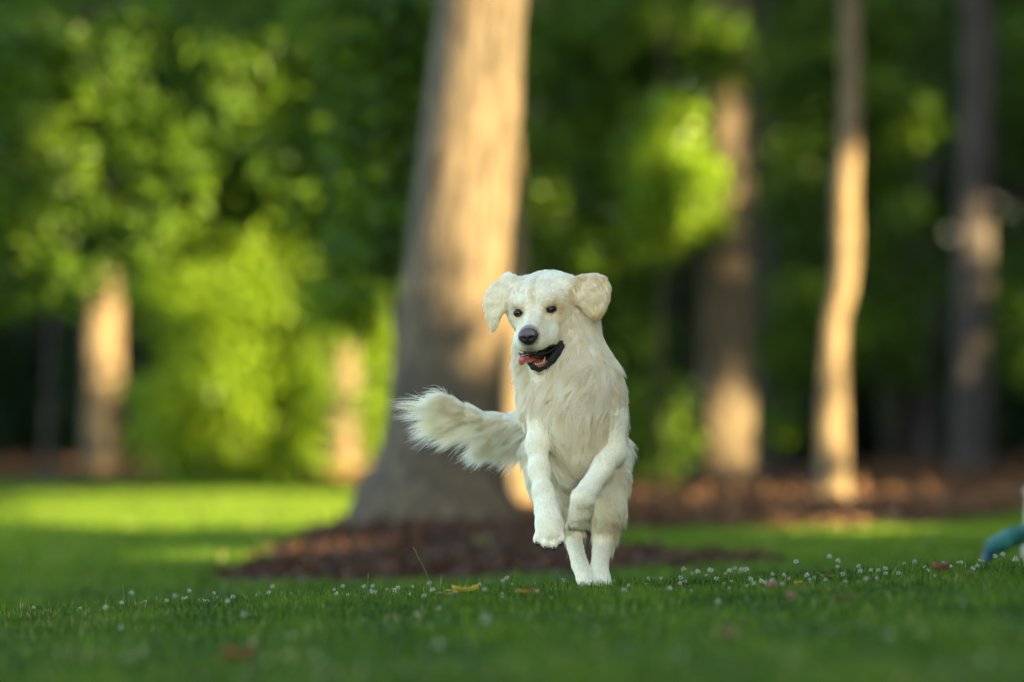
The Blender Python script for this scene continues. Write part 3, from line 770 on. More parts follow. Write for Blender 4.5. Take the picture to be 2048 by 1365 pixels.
# dark specks of soil thrown up
def speck(label, px, py, Y, r):
    n1, n2 = 5, 7; th = np.linspace(0, np.pi, n1); V = []
    rr = np.random.default_rng(int(px))
    V = rr.normal(0, 1, (14, 3)); V = unit(V) * r * rr.uniform(.6, 1.2, (14, 1)) * [1.5, 1, .7]
    import bmesh
    bm = bmesh.new(); vs = [bm.verts.new(v) for v in V]; bmesh.ops.convex_hull(bm, input=vs)
    me = bpy.data.meshes.new('soil_speck'); bm.to_mesh(me); bm.free(); me.materials.append(M_SOIL)
    o = bpy.data.objects.new('soil_speck', me); COL.objects.link(o); o.location = [float(c) for c in at(px, py, Y)]; tag(o, label, 'soil speck')
M_SOIL = mat_plain('soil', (0.02, 0.014, 0.01), .9, .1)
speck('tiny dark speck of soil in the air over the left grass', 491, 1148, 20.0, .0022)
speck('tiny dark speck of soil in the air below the tail', 649, 1169, 20.0, .0018)
speck('tiny dark speck of soil in the air right of the dog', 1398, 1096, 20.0, .0016)
speck('tiny dark speck of soil in the air below the thin crooked trunk', 1662, 1046, 20.0, .0014)

# teal tube in the grass and the pale post at the right edge
def build_teal():
    Y = 24.0
    m1 = mat_plain('teal_fabric', (0.016, 0.12, 0.095), .5, .4, .7, 35, .4); m2 = mat_plain('navy_fabric', (0.008, 0.045, 0.055), .5, .4, .3, 60, .4)
    g = lambda px, dz, Yy: np.array([(px - 1024) / F_PX * Yy, Yy, float(ground_z((px - 1024) / F_PX * Yy, Yy)) + dz])
    base = g(2010, 0, Y); e = empty('play_tube', base); tag(e, 'crumpled teal fabric tube lying in the grass at the right edge', 'play tube')
    def ridged(pts, rad, name, mt):
        V, Fc, Tc = tube(pts, rad, 24, .13, 0, 10)
        mesh(name, V, [Fc, Tc], mt, e)
    pa = [at(1980, 1098, Y), at(2000, 1088, Y), at(2026, 1074, Y), at(2060, 1068, Y + .1), at(2100, 1080, Y + .2)]
    ridged(pa, [.016, .024, .022, .025, .026], 'tube', m1)
    for t in np.linspace(0, 3.4, 9):
        i = min(int(t), 3); f = t - i; c = pa[i] * (1 - f) + pa[i + 1] * f
        th = np.linspace(0, 2 * np.pi, 13); dd = unit(pa[min(i + 1, 4)] - pa[i]); a = unit(np.cross(dd, [0, 1, 0])); b = np.cross(dd, a)
        ring = [c + .0255 * (math.cos(q) * a + math.sin(q) * b) for q in th]
        V, Fc, Tc = tube(ring, [.0035] * 13, 6, 0, 0, 1); mesh('hoop', V, [Fc, Tc], m1, e)
    ridged([g(1905, .012, Y - .3), g(1935, .022, Y - .2), g(1960, .015, Y - .1), at(1980, 1102, Y)], [.010, .020, .014, .016], 'dark_end', m2)
    Y = 26.0
    px = 2062; b = np.array([(px - 1024) / F_PX * Y, Y, 0.]); b[2] = float(ground_z(b[0], Y))
    e = empty('post', b); tag(e, 'pale off-white post cut by the right edge behind the teal tube', 'post')
    V, Fc, Tc = tube([b - [0, 0, .05], b + [0, 0, .06], b + [.004, 0, .14], b + [.008, 0, .215]], [.030, .024, .022, .022], 18, .01, 0, 6)
    m3 = mat_plain('off_white_paint', (0.40, 0.37, 0.30), .6)
    mesh('shaft', V, [Fc, Tc], m3, e)
    V, Fc, Tc = tube([b + [.008, 0, .215], b + [.008, 0, .235]], [.030, .030], 18, 0, 0, 2); mesh('cap', V, [Fc, Tc], m3, e)
build_teal()

# ---------------------------------------------------------------- the dog
def D(px, py, d=0.0):
    return at(px, py, FOCUS + d)

class Field:
    """distance field on a grid; shapes are melted together, then skinned as one surface"""
    def __init__(self, lo, hi, h):
        self.h = h; self.lo = np.asarray(lo, float); n = np.ceil((np.asarray(hi) - self.lo) / h).astype(int) + 1
        self.n = n; self.f = np.full(n, 0.5, np.float32)
        self.ax = [self.lo[i] + h * np.arange(n[i]) for i in range(3)]
        self.prims = []
    def _sl(self, lo, hi, pad):
        s = []
        for i in range(3):
            a = int(max(0, np.floor((lo[i] - pad - self.lo[i]) / self.h))); b = int(min(self.n[i], np.ceil((hi[i] + pad - self.lo[i]) / self.h) + 1))
            if b <= a: return None
            s.append(slice(a, b))
        return tuple(s)
    def _pts(self, s):
        X, Y, Z = np.meshgrid(self.ax[0][s[0]], self.ax[1][s[1]], self.ax[2][s[2]], indexing='ij')
        return np.stack([X, Y, Z], -1)
    def add(self, fn, lo, hi, k, region=None, sub=False):
        s = self._sl(lo, hi, k * 1.5 + 3 * self.h)
        if region is not None: self.prims.append((region, fn))
        if s is None: return
        d = fn(self._pts(s)).astype(np.float32); f = self.f[s]
        if sub:
            d = -d; h = np.maximum(k - np.abs(f - d), 0) / k; self.f[s] = np.maximum(f, d) + h * h * k * .25
        else:
            h = np.maximum(k - np.abs(f - d), 0) / k; self.f[s] = np.minimum(f, d) - h * h * k * .25
    def cap(self, a, b, ra, rb, k=.02, region=None, sub=False):
        a = np.asarray(a, float); b = np.asarray(b, float); r = max(ra, rb)
        def fn(P):
            pa = P - a; ba = b - a; t = np.clip((pa @ ba) / max(ba @ ba, 1e-9), 0, 1)
            return np.linalg.norm(pa - t[..., None] * ba, axis=-1) - (ra + (rb - ra) * t)
        self.add(fn, np.minimum(a, b) - r, np.maximum(a, b) + r, k, region, sub)
    def ell(self, c, rad, R=None, k=.02, region=None, sub=False):
        c = np.asarray(c, float); rad = np.asarray(rad, float); R = np.eye(3) if R is None else np.asarray(R)   # rows: local axes
        def fn(P):
            q = (P - c) @ R.T; k0 = np.linalg.norm(q / rad, axis=-1); k1 = np.linalg.norm(q / rad ** 2, axis=-1)
            return k0 * (k0 - 1) / np.maximum(k1, 1e-6)
        self.add(fn, c - rad.max(), c + rad.max(), k, region, sub)
    def tri(self, a, b, c, r, k=.01, region=None):
        a, b, c = [np.asarray(v, float) for v in (a, b, c)]
        def fn(P):
            ba, cb, ac = b - a, c - b, a - c; nor = np.cross(ba, ac)
            pa, pb, pc = P - a, P - b, P - c
            ins = (np.sign(pa @ np.cross(ba, nor)) + np.sign(pb @ np.cross(cb, nor)) + np.sign(pc @ np.cross(ac, nor))) < 2
            def e(v, p): t = np.clip((p @ v) / (v @ v), 0, 1); return ((v * t[..., None] - p) ** 2).sum(-1)
            edge = np.minimum(np.minimum(e(ba, pa), e(cb, pb)), e(ac, pc))
            return np.sqrt(np.where(ins, edge, (pa @ nor) ** 2 / (nor @ nor))) - r
        self.add(fn, np.minimum(np.minimum(a, b), c) - r, np.maximum(np.maximum(a, b), c) + r, k, region)
    def tris(self, L, r, k, region):
        save = self.add; got = []
        self.add = lambda fn, lo, hi, k_, reg: got.append((fn, lo, hi))
        for a, b, c in L: self.tri(a, b, c, 0., k, region)
        self.add = save
        def fn(P):
            d = got[0][0](P)
            for g in got[1:]: d = np.minimum(d, g[0](P))
            return d - r
        self.add(fn, np.min([g[1] for g in got], 0) - r, np.max([g[2] for g in got], 0) + r, k, region)
    def surface(self):
        f = self.f; h = self.h; nx, ny, nz = f.shape
        ins = f < 0
        cidx = -np.ones((nx - 1, ny - 1, nz - 1), np.int64)
        s = ins[:-1, :-1, :-1].astype(np.int8)
        tot = np.zeros_like(s)
        for i in (0, 1):
            for j in (0, 1):
                for k in (0, 1): tot += ins[i:nx - 1 + i, j:ny - 1 + j, k:nz - 1 + k]
        act = (tot > 0) & (tot < 8)
        I = np.argwhere(act); cidx[act] = np.arange(len(I))
        acc = np.zeros((len(I), 3)); cnt = np.zeros(len(I))
        for ax in range(3):
            o = [a for a in range(3) if a != ax]
            for u in (0, 1):
                for v in (0, 1):
                    p = I.copy(); p[:, o[0]] += u; p[:, o[1]] += v; q = p.copy(); q[:, ax] += 1
                    fa = f[p[:, 0], p[:, 1], p[:, 2]]; fb = f[q[:, 0], q[:, 1], q[:, 2]]
                    m = (fa < 0) != (fb < 0); t = np.where(m, fa / np.where(m, fa - fb, 1), 0)
                    w = p.astype(float); w[:, ax] += t; acc[m] += w[m]; cnt[m] += 1
        V = self.lo + h * acc / cnt[:, None]
        Q = []
        for ax in range(3):
            o1, o2 = (ax + 1) % 3, (ax + 2) % 3
            sl0 = [slice(None)] * 3; sl1 = [slice(None)] * 3
            sl0[ax] = slice(0, -1); sl1[ax] = slice(1, None)
            a = ins[tuple(sl0)]; b = ins[tuple(sl1)]
            E = np.argwhere(a != b)
            E = E[(E[:, o1] > 0) & (E[:, o2] > 0) & (E[:, o1] < f.shape[o1] - 1) & (E[:, o2] < f.shape[o2] - 1)]
            fl = a[E[:, 0], E[:, 1], E[:, 2]]
            def ci(d1, d2):
                e = E.copy(); e[:, o1] -= d1; e[:, o2] -= d2; return cidx[e[:, 0], e[:, 1], e[:, 2]]
            q = np.stack([ci(1, 1), ci(0, 1), ci(0, 0), ci(1, 0)], 1)
            q[~fl] = q[~fl][:, ::-1]; Q.append(q)
        return V, np.concatenate(Q)
    def region_of(self, P):
        best = np.full(len(P), 1e9); out = np.zeros(len(P), int); names = []
        for r, fn in self.prims:
            if r not in names: names.append(r)
            d = fn(P); m = d < best; best[m] = d[m]; out[m] = names.index(r)
        return out, names

# head frame: forward (nose), right (as seen), up; origin between the eyes
yaw, pit, rol = math.radians(12), math.radians(20), math.radians(5.5)
HF = np.array([-math.sin(yaw) * math.cos(pit), -math.cos(yaw) * math.cos(pit), -math.sin(pit)])
r0 = np.array([math.cos(yaw), -math.sin(yaw), 0.]); u0 = np.cross(r0, HF); u0 = u0 if u0[2] > 0 else -u0
HR = r0 * math.cos(rol) + u0 * math.sin(rol); HU = u0 * math.cos(rol) - r0 * math.sin(rol)
HO = D(1069, 622, 0.0)
HM = np.array([HF, HR, HU])
def H(f, r, u): return HO + HF * f + HR * r + HU * u
def Hp(px, py, f):
    """point at head-forward offset f seen at (px, py)"""
    T = D(px, py, 0) - HO
    A = np.array([[HR[0], HU[0]], [HR[2], HU[2]]]); b = np.array([T[0] - HF[0] * f, T[2] - HF[2] * f])
    r, u = np.linalg.solve(A, b); return H(f, r, u)

def build_dog():
    gx, gy = 0.19, 20.27
    gz = float(ground_z(gx, gy))
    dog = empty('dog', (gx, gy, gz))
    tag(dog, 'cream golden coated dog running towards the camera with open mouth and tail out', 'dog')
    S = Field(D(850, 560, -.25) - [0, 0, 0], D(1300, 500, .95), .0042)
    S = Field((-.28, 19.74, gz - .02), (.36, 20.86, .80), .0042)
    # trunk of the body
    S.ell(D(1157, 815, .10), (.100, .13, .150), k=.04, region='chest')
    S.cap(D(1160, 800, .12), D(1158, 845, .52), .098, .088, .05, 'torso')
    S.ell(D(1160, 850, .30), (.108, .20, .120), k=.05, region='torso')
    S.cap(D(1148, 885, .10), D(1150, 905, .35), .055, .05, .04, 'torso')
    # neck
    S.cap(D(1128, 655, .10), D(1150, 790, .09), .078, .098, .04, 'neck')
    S.cap(D(1094, 705, .10), D(1130, 830, .055), .040, .055, .04, 'neck')
    S.cap(D(1066, 680, .12), D(1090, 800, .09), .040, .048, .04, 'neck')
    # tail
    tb = [(1120, 838, .62), (1060, 846, .64), (1000, 848, .62), (955, 838, .59), (920, 822, .56), (896, 806, .54)]
    tr = [.034, .028, .021, .017, .013, .008]
    for i in range(5): S.cap(D(*tb[i]), D(*tb[i + 1]), tr[i], tr[i + 1], .02, 'tail')
    # thighs and hind legs
    for nm, L in (('l', [(1098, 905, .50, .064), (1100, 960, .44, .050), (1118, 1020, .40, .034), (1146, 1068, .42, .022), (1150, 1092, .40, .018), (1160, 1130, .335, .0185), (1171, 1156, .29, .0205), (1179, 1175, .26, .023)]),
                  ('r', [(1206, 905, .50, .066), (1210, 960, .43, .056), (1213, 1020, .38, .043), (1211, 1068, .40, .029), (1203, 1100, .39, .0215), (1199, 1130, .33, .019), (1202, 1156, .29, .0205), (1206, 1175, .26, .022)])):
        for i in range(len(L) - 1):
            a, b = L[i], L[i + 1]
            S.cap(D(*a[:3]), D(*b[:3]), a[3], b[3], .018 if i < 3 else .006, 'thigh' if i < 3 else 'hind')
        c = D(*L[-1][:3])
        for j in range(4):
            o = (j - 1.5) * .0115
            S.cap(c + [o * .8, -.005, -.002], c + [o * 1.15, -.030 + abs(j - 1.5) * .004, -.009], .0105, .0085, .004, 'paw')
    # left fore leg as seen: hangs nearly straight, paw drooping towards us
    L = [(1092, 840, .07, .046), (1075, 890, .035, .0240), (1078, 940, .01, .0205), (1086, 985, -.02, .0200), (1092, 1018, -.035, .0220), (1098, 1048, -.055, .0270), (1100, 1068, -.07, .0265)]
    for i in range(len(L) - 1):
        S.cap(D(*L[i][:3]), D(*L[i + 1][:3]), L[i][3], L[i + 1][3], .02 if i < 2 else .022, 'fore')
    toesL = []
    for j, (dx, dy) in enumerate([(-24, 1082), (-9, 1091), (7, 1092), (21, 1082)]):
        a = D(1100 + dx * .8, 1060, -.068); b = D(1100 + dx * 1.06, dy - 3, -.092 + abs(j - 1.5) * .008)
        S.cap(a, b, .0105, .0102, .002, 'paw'); toesL.append((b, unit(b - a)))
    # right fore leg as seen: forearm reaches forward, wrist folded, paw tucked under
    L = [(1212, 850, .07, .050), (1222, 903, .045, .030), (1206, 935, .0, .0255), (1180, 975, -.045, .0225), (1166, 996, -.07, .0255)]
    for i in range(len(L) - 1):
        S.cap(D(*L[i][:3]), D(*L[i + 1][:3]), L[i][3], L[i + 1][3], .025 if i < 2 else .01, 'fore')
    L = [(1166, 998, -.07, .026), (1164, 1022, -.045, .026), (1160, 1040, -.02, .027)]
    for i in range(2): S.cap(D(*L[i][:3]), D(*L[i + 1][:3]), L[i][3], L[i + 1][3], .010, 'fore')
    toesR = []
    for j, dx in enumerate((-20, -8, 6, 19)):
        a = D(1162 + dx * .7, 1036, -.015); b = D(1158 + dx, 1053 + (3 if j in (1, 2) else 0), .008)
        S.cap(a, b, .0100, .0092, .002, 'paw'); toesR.append((b, unit(b - a)))
    # head
    S.ell(H(-.085, .002, .002), (.080, .074, .053), HM, .03, 'skull')
    S.ell(H(-.045, .002, .014), (.048, .062, .040), HM, .03, 'skull')
    for sgn in (-1, 1): S.ell(H(-.080, sgn * .048, .014), (.050, .030, .036), HM, .03, 'skull')
    S.ell(H(-.150, .01, -.028), (.06, .066, .062), HM, .04, 'skull')
    for sgn in (-1, 1):
        S.ell(H(-.010, sgn * .029, .021), (.019, .019, .011), HM, .014, 'face')
        S.ell(H(-.072, sgn * .042, -.030), (.052, .036, .042), HM, .03, 'face')
        S.ell(H(-.018, sgn * .040, -.026), (.026, .018, .020), HM, .02, 'face')
        S.ell(H(.062, sgn * .020, -.053), (.032, .0185, .0245), HM, .012, 'muzzle')
        S.ell(H(.020, sgn * .036, -.058), (.042, .018, .024), HM, .014, 'muzzle')
    S.cap(H(-.02, 0, -.020), H(.078, 0, -.030), .034, .0235, .022, 'muzzle')
    S.cap(H(.02, 0, -.038), H(.078, 0, -.046), .034, .024, .012, 'muzzle')
    S.cap(H(.084, 0, -.042), H(.080, 0, -.060), .014, .012, .012, 'muzzle')
    # lower jaw
    chin = Hp(1071, 735, .045)
    jl = Hp(1118, 706, -.02)
    S.cap(H(-.075, .004, -.075), Hp(1080, 727, .025), .038, .021, .02, 'jaw')
    S.cap(Hp(1080, 727, .025), chin, .021, .0125, .01, 'jaw')
    # open mouth
    S.cap(Hp(1112, 698, .0), Hp(1060, 719, .085), .007, .0110, .005, None, True)
    S.cap(Hp(1076, 719, .02), Hp(1070, 719, .09), .0125, .0125, .005, None, True)
    S.cap(Hp(1092, 712, .02), Hp(1096, 708, .07), .009, .009, .005, None, True)
    # eye sockets
    EL, ER = Hp(1036, 626, .004), Hp(1102, 619, -.004)
    for e in (EL, ER): S.ell(e + HF * .006, (.011, .0125, .0075), HM, .006, None, True)
    # ears: thin folded flaps
    el = [(1018, 560, -.060), (992, 569, -.072), (977, 587, -.066), (973, 606, -.056), (978, 628, -.045), (987, 655, -.03), (998, 630, -.03), (1012, 604, -.036), (1018, 580, -.046)]
    el = [Hp(*p) for p in el]
    S.tris([(el[a], el[b], el[c]) for a, b, c in [(0, 1, 8), (1, 2, 8), (2, 7, 8), (2, 3, 7), (3, 4, 7), (4, 6, 7), (4, 5, 6)]], .0078, .012, 'ear_l')
    S.cap(el[0], H(-.075, -.045, .03), .014, .02, .02, 'skull')
    er = [(1134, 567, -.065), (1162, 556, -.082), (1186, 552, -.085), (1205, 557, -.083), (1214, 572, -.078), (1214, 592, -.066), (1206, 614, -.054), (1194, 630, -.045), (1183, 628, -.045), (1158, 602, -.048), (1143, 584, -.053)]
    er = [Hp(*p) for p in er]
    S.tris([(er[a], er[b], er[c]) for a, b, c in [(0, 1, 10), (1, 9, 10), (1, 2, 9), (2, 3, 9), (3, 4, 9), (4, 5, 9), (5, 8, 9), (5, 6, 8), (6, 7, 8)]], .0085, .012, 'ear_r')
    S.cap(er[0], H(-.080, .045, .035), .016, .022, .02, 'skull')
    V, Q = S.surface()
    # two rounds of smoothing
    e = np.concatenate([Q[:, [0, 1]], Q[:, [1, 2]], Q[:, [2, 3]], Q[:, [3, 0]]])
    for _ in range(2):
        acc = np.zeros_like(V); cn = np.zeros(len(V))
        np.add.at(acc, e[:, 0], V[e[:, 1]]); np.add.at(cn, e[:, 0], 1)
        V = V * .5 + .5 * acc / np.maximum(cn, 1)[:, None]

    reg, names = S.region_of(V)
    # skin colours: mouth lining, lips and eye rims are dark, ears and brows a warmer cream
    def hd(P): q = (P - HO) @ HM.T; return q
    q = hd(V)
    def mouth_mask(P):
        q = hd(P); m0 = hd(Hp(1134, 683, -.03)[None])[0]; m1 = hd(Hp(1062, 716, .075)[None])[0]
        a, b = Hp(1122, 690, -.02), Hp(1066, 717, .06)
        t = np.clip(((P - a) @ (b - a)) / ((b - a) @ (b - a)), 0, 1)
        d = np.linalg.norm(P - a - t[:, None] * (b - a), axis=1)
        return d < .0135 + .010 * t
    def eye_mask(P, r=.0125): return (np.linalg.norm((P - EL) @ HM.T * [.6, 1, 1.25], axis=1) < r) | (np.linalg.norm((P - ER) @ HM.T * [.6, 1, 1.25], axis=1) < r + .0015)
    NOSE = H(.100, 0, -.0275)
    def nose_mask(P): return np.linalg.norm((P - NOSE) @ HM.T * [.9, .9, 1.1], axis=1) < .0188
    col = np.tile([.68, .62, .48], (len(V), 1))
    a = N('dog_skin'); at_ = a.n('ShaderNodeAttribute', attribute_name='skin')
    p = a.n('ShaderNodeBsdfPrincipled'); a.l(at_.outputs['Color'], p.inputs['Base Color']); p.inputs['Roughness'].default_value = .55
    body = mesh('body', V, Q, a.surf(p.outputs[0]), dog, attrs={'skin': col})
    me = body.data
    nv = np.empty(len(V) * 3, np.float32); me.vertex_normals.foreach_get('vector', nv); nv = nv.reshape(-1, 3)
    def under_mask(P, Nn):
        q = hd(P); return (q[:, 0] > .0) & (q[:, 0] < .11) & (np.abs(q[:, 1]) < .045) & (q[:, 2] > -.11) & (((q[:, 2] < -.066) & ((Nn @ HU) < -.35)) | ((q[:, 2] < -.0715) & (q[:, 0] > .06)))
    def warmth(P, R, qh):
        w_ = np.zeros(len(P))
        eyed = np.minimum(np.linalg.norm((P - EL) @ HM.T * [1, .8, 1.1], axis=1), np.linalg.norm((P - ER) @ HM.T * [1, .8, 1.1], axis=1))
        hm = np.isin(R, ['face', 'skull', 'muzzle'])
        w_ += 1.1 * np.clip(1 - eyed / .030, 0, 1) * hm
        w_ += .40 * np.exp(-((qh[:, 1] / .009) ** 2)) * ((qh[:, 0] > -.08) & (qh[:, 2] > -.012)) * hm
        w_ += .45 * np.exp(-(np.abs(np.abs(qh[:, 1]) - .022) / .007) ** 2 - ((qh[:, 2] + .012) / .018) ** 2) * hm
        w_ += .35 * np.exp(-((qh[:, 1] - .062) / .018) ** 2 - ((qh[:, 2] + .005) / .03) ** 2) * hm
        w_ += .08 * ~np.isin(R, ['fore', 'hind', 'paw', 'thigh']) * np.sin(P[:, 0] * 95 + 3 * np.sin(P[:, 2] * 60)) * np.sin(P[:, 2] * 83 + P[:, 1] * 40)
        return w_
    Rv = np.array(names)[reg]
    wv_ = np.clip(warmth(V, Rv, q) + .12 + .2 * np.isin(Rv, ['ear_r', 'neck', 'chest']), 0, 1.3)[:, None]
    col = np.array([.78, .725, .56]) * (1 - wv_) + np.array([.58, .42, .20]) * wv_
    col[mouth_mask(V) | under_mask(V, nv)] = (.030, .010, .009)
    col[eye_mask(V, .0135)] = (.05, .032, .022)
    c4_ = np.ones((len(V), 4), np.float32); c4_[:, :3] = col
    me.attributes['skin'].data.foreach_set('color', c4_.ravel())
    area = .5 * np.linalg.norm(np.cross(V[Q[:, 2]] - V[Q[:, 0]], V[Q[:, 3]] - V[Q[:, 1]]), axis=1)

    # -------- fur
    freg = reg[Q[:, 0]]
    wt = {n_: w for n_, w in zip(names, [1] * len(names))}
    dens = dict(chest=1.1, torso=.7, neck=1.3, tail=3.6, thigh=1., hind=5., paw=6., fore=4.5, skull=3.4, face=8, muzzle=11, jaw=4, ear_l=3.4, ear_r=3.4)
    w = area * np.array([dens.get(n_, 1) for n_ in names])[freg]
    front = nv[Q[:, 0], 1] < .35
    w = w * np.where(front, 1, .45)
    NH = 330000
    idx = RNG.choice(len(Q), NH, p=w / w.sum())
    uv = RNG.uniform(0, 1, (NH, 2)); u_, v_ = uv[:, :1], uv[:, 1:]
    c4 = [Q[idx, k] for k in range(4)]
    bl = lambda A: (1 - u_) * (1 - v_) * A[c4[0]] + u_ * (1 - v_) * A[c4[1]] + u_ * v_ * A[c4[2]] + (1 - u_) * v_ * A[c4[3]]
    P = bl(V); Nn = unit(bl(nv)); R = np.array(names)[freg[idx]]
    keep = ~(mouth_mask(P) | eye_mask(P, .0108) | nose_mask(P) | under_mask(P, Nn))
    P, Nn, R = P[keep], Nn[keep], R[keep]; n = len(P)
    comb = np.zeros((n, 3)); L = np.zeros(n); lift = np.full(n, .3); sag = np.zeros(n); wav = np.zeros(n); cl = np.full(n, .5); wid = np.full(n, .00030)
    def setr(m, c, l, li=.3, sg=0., wv=0., k=.5, wd=.00030):
        comb[m] = c[m] if np.ndim(c) == 2 else c
        L[m] = l[m] if np.ndim(l) else l
        lift[m] = li[m] if np.ndim(li) else li; sag[m] = sg; wav[m] = wv; cl[m] = k; wid[m] = wd * (1.1 if np.ndim(L) and np.mean(L[m]) > .02 else 1.)
    qh = hd(P)
    down = np.array([0, 0, -1.])
    m = np.isin(R, ['skull']); setr(m, -HF * 1.0 + HU * -.15, .012, .3, 0, .0006, .3)
    m = (R == 'skull') & (qh[:, 0] < -.10); setr(m, -HF + down * .7, .026, .45, .1, .002, .55)
    m = np.isin(R, ['face']); setr(m, -HF * 1 + np.sign(qh[:, 1:2]) * HR * .35 + down * .15, .010, .35, 0, .0006, .4)
    m = (R == 'face') & (qh[:, 0] < -.06); setr(m, -HF + down * .8, .020, .4, .1, .002, .5)
    m = R == 'muzzle'; setr(m, -HF * 1 + down * .35, .0058, .35, 0, .0003, .3, .00026)
    m = R == 'jaw'; setr(m, -HF * .8 + down * .4, .010, .3, .1, .0005, .35)
    m = (R == 'jaw') & (qh[:, 0] < -.02); setr(m, -HF * .3 + down, .026, .35, .2, .002, .6)
    m = R == 'ear_l'; setr(m, unit(el[5] - el[0]), .013, .22, .1, .0008, .4)
    m = R == 'ear_r'; setr(m, unit(er[7] - er[1]), .014, .22, .1, .0008, .4)
    cx = D(1120, 700, 0)[0]
    side = np.clip((P[:, 0] - cx) / .10, -1.2, 1.2)
    m = R == 'neck'
    fl = np.column_stack([side * .8 - .30, np.full(n, -.05), np.full(n, -1.)])
    lf = smooth(D(1085, 0)[0], D(1045, 0)[0], P[:, 0]); fl[:, 0] -= lf * 1.2
    setr(m, fl, .052, .34, .25, .005, .58, .00032)
    m = (R == 'neck') & (P[:, 2] > D(0, 700)[2]); setr(m, fl, .036, .40, .2, .004, .55, .00032)
    m = R == 'chest'
    # the ruff sweeps down and to the left over the breast
    zc = np.clip((D(0, 720)[2] - P[:, 2]) / .2, 0, 1)
    ctr = D(1165, 800)[0]; sd = np.clip((P[:, 0] - ctr) / .11, -1, 1)
    tgt_ = unit(D(1160, 960, .02) - P); tgt_[:, 1] = -.10
    a_ = smooth(.15, .75, zc)[:, None]
    fl2 = np.column_stack([np.full(n, -.75) - .2 * sd, np.full(n, -.08), np.full(n, -.8)]) * (1 - a_) + tgt_ * a_ * 1.1
    setr(m, fl2, .064, .24, .28, .006, .60, .00032)
    m = (R == 'chest') & ((sd > .62) | (sd < -.75)); setr(m, np.array([0, .25, -1.]), .026, .22, .1, .002, .5)
    m = R == 'torso'; setr(m, np.array([0, .7, -.8]), .032, .3, .2, .004, .65, .00034)
    m = (R == 'torso') & (Nn[:, 2] < -.2); setr(m, np.array([.0, .25, -1.]), .045, .45, .25, .005, .7, .00032)
    m = R == 'thigh'; setr(m, np.array([0, .35, -1.]), .026, .3, .15, .003, .6)
    m = (R == 'thigh') & (Nn[:, 1] > .1); setr(m, np.array([0, .6, -.9]), .05, .5, .3, .006, .7)
    m = R == 'hind'; setr(m, np.array([0, 0, -1.]), .009, .22, 0, .0005, .4, .00028)
    m = R == 'paw'; setr(m, np.array([0, -.15, -1.]), .006, .25, 0, 0, .25, .00026)
    # fore legs: short in front, feathered behind
    aL, bL = D(1074, 890, .03), D(1096, 1040, -.05)
    m = (R == 'fore') & (P[:, 0] < D(1130, 0)[0]); setr(m, unit(bL - aL), .012, .25, 0, .0008, .5, .00030)
    m = (R == 'fore') & (P[:, 0] >= D(1130, 0)[0]); setr(m, unit(D(1166, 998, -.07) - D(1226, 900, .05)), .012, .25, 0, .0008, .5, .00030)
    m = (R == 'fore') & (Nn[:, 1] > .25) & (P[:, 2] > D(0, 1000)[2]); setr(m, np.array([.05, .7, -.9]), .038, .5, .25, .005, .65)
    m = (R == 'fore') & (P[:, 0] >= D(1150, 0)[0]) & (P[:, 2] < D(0, 1003)[2]); setr(m, unit(D(1158, 1053, .0) - D(1166, 1000, -.07)), .006, .2, 0, 0, .2, .00026)
    # tail plume: fans from the bone to the tip, long fringe below
    T = np.array([D(*b) for b in tb]); seg = np.zeros(n); ax = np.zeros((n, 3)); bd = np.full(n, 9.); rel = np.zeros((n, 3))
    for i in range(5):
        ba = T[i + 1] - T[i]; t = np.clip(((P - T[i]) @ ba) / (ba @ ba), 0, 1); c = T[i] + t[:, None] * ba; d = np.linalg.norm(P - c, axis=1)
        mm = d < bd; bd[mm] = d[mm]; seg[mm] = i + t[mm]; ax[mm] = unit(ba); rel[mm] = (P - c)[mm]
    rel = unit(rel)
    s5 = np.clip(seg / 5, 0, 1)
    low = np.clip(-rel[:, 2] * 1.2, 0, 1)
    fan = ax * (1.0 + .3 * s5[:, None]) + down * (low * (.75 + .35 * (1 - s5)) + .15)[:, None] + np.array([0, 0, 1.]) * (np.clip(rel[:, 2], 0, 1) * .22 * s5)[:, None] + np.array([0, -.08, 0])
    m = R == 'tail'
    Lt = .036 + .040 * s5 + low * (.078 - .022 * s5) + .022 * smooth(.6, 1, s5)
    setr(m, fan, Lt, np.clip(.05 + .30 * low - .1 * np.abs(Nn[:, 1]), .03, .4), .12, .005, .84, .00038)
    m = (R == 'tail') & (s5 < .15); L[m] *= .8
    # comb onto the surface
    comb = unit(comb); tang = unit(comb - (comb * Nn).sum(1)[:, None] * Nn * np.where(R == 'tail', .9, 1)[:, None])
    hN = np.column_stack([np.sin(P[:, 0] * 61 + P[:, 2] * 37), np.sin(P[:, 1] * 47 + P[:, 0] * 23), np.sin(P[:, 2] * 53 - P[:, 0] * 41)])
    swirl = np.cross(Nn, tang) * (hN[:, :1] * .32)
    tang = unit(tang + swirl * (L > .015)[:, None] + RNG.normal(0, .07, (n, 3)))
    L *= RNG.uniform(.65, 1.12, n)
    K = 7; t = np.linspace(0, 1, K)
    d1 = unit(tang + Nn * lift[:, None])
    root = P - Nn * np.minimum(.0015, L * .05)[:, None]
    lay = np.where(R == 'tail', .0, .55)[:, None, None]
    C = root[:, None] + L[:, None, None] * (t[None, :, None] * d1[:, None] + (t ** 2)[None, :, None] * ((tang - d1)[:, None] * lay + down[None, None] * sag[:, None, None] * .6))
    # locks: hairs gather towards the nearest lock leader and wave together
    nc = n // 34
    pw = np.where(np.isin(R, ['chest', 'neck', 'torso']), 1.1, np.where(R == 'tail', .8, 1.)); lead = RNG.choice(n, nc, replace=False, p=pw / pw.sum())
    kd = kdtree.KDTree(nc)
    for j, i in enumerate(lead): kd.insert(P[i] + 0.25 * L[i] * tang[i], j)
    kd.balance()
    Pq = P + .25 * L[:, None] * tang
    own = np.array([kd.find(pq)[1] for pq in Pq])
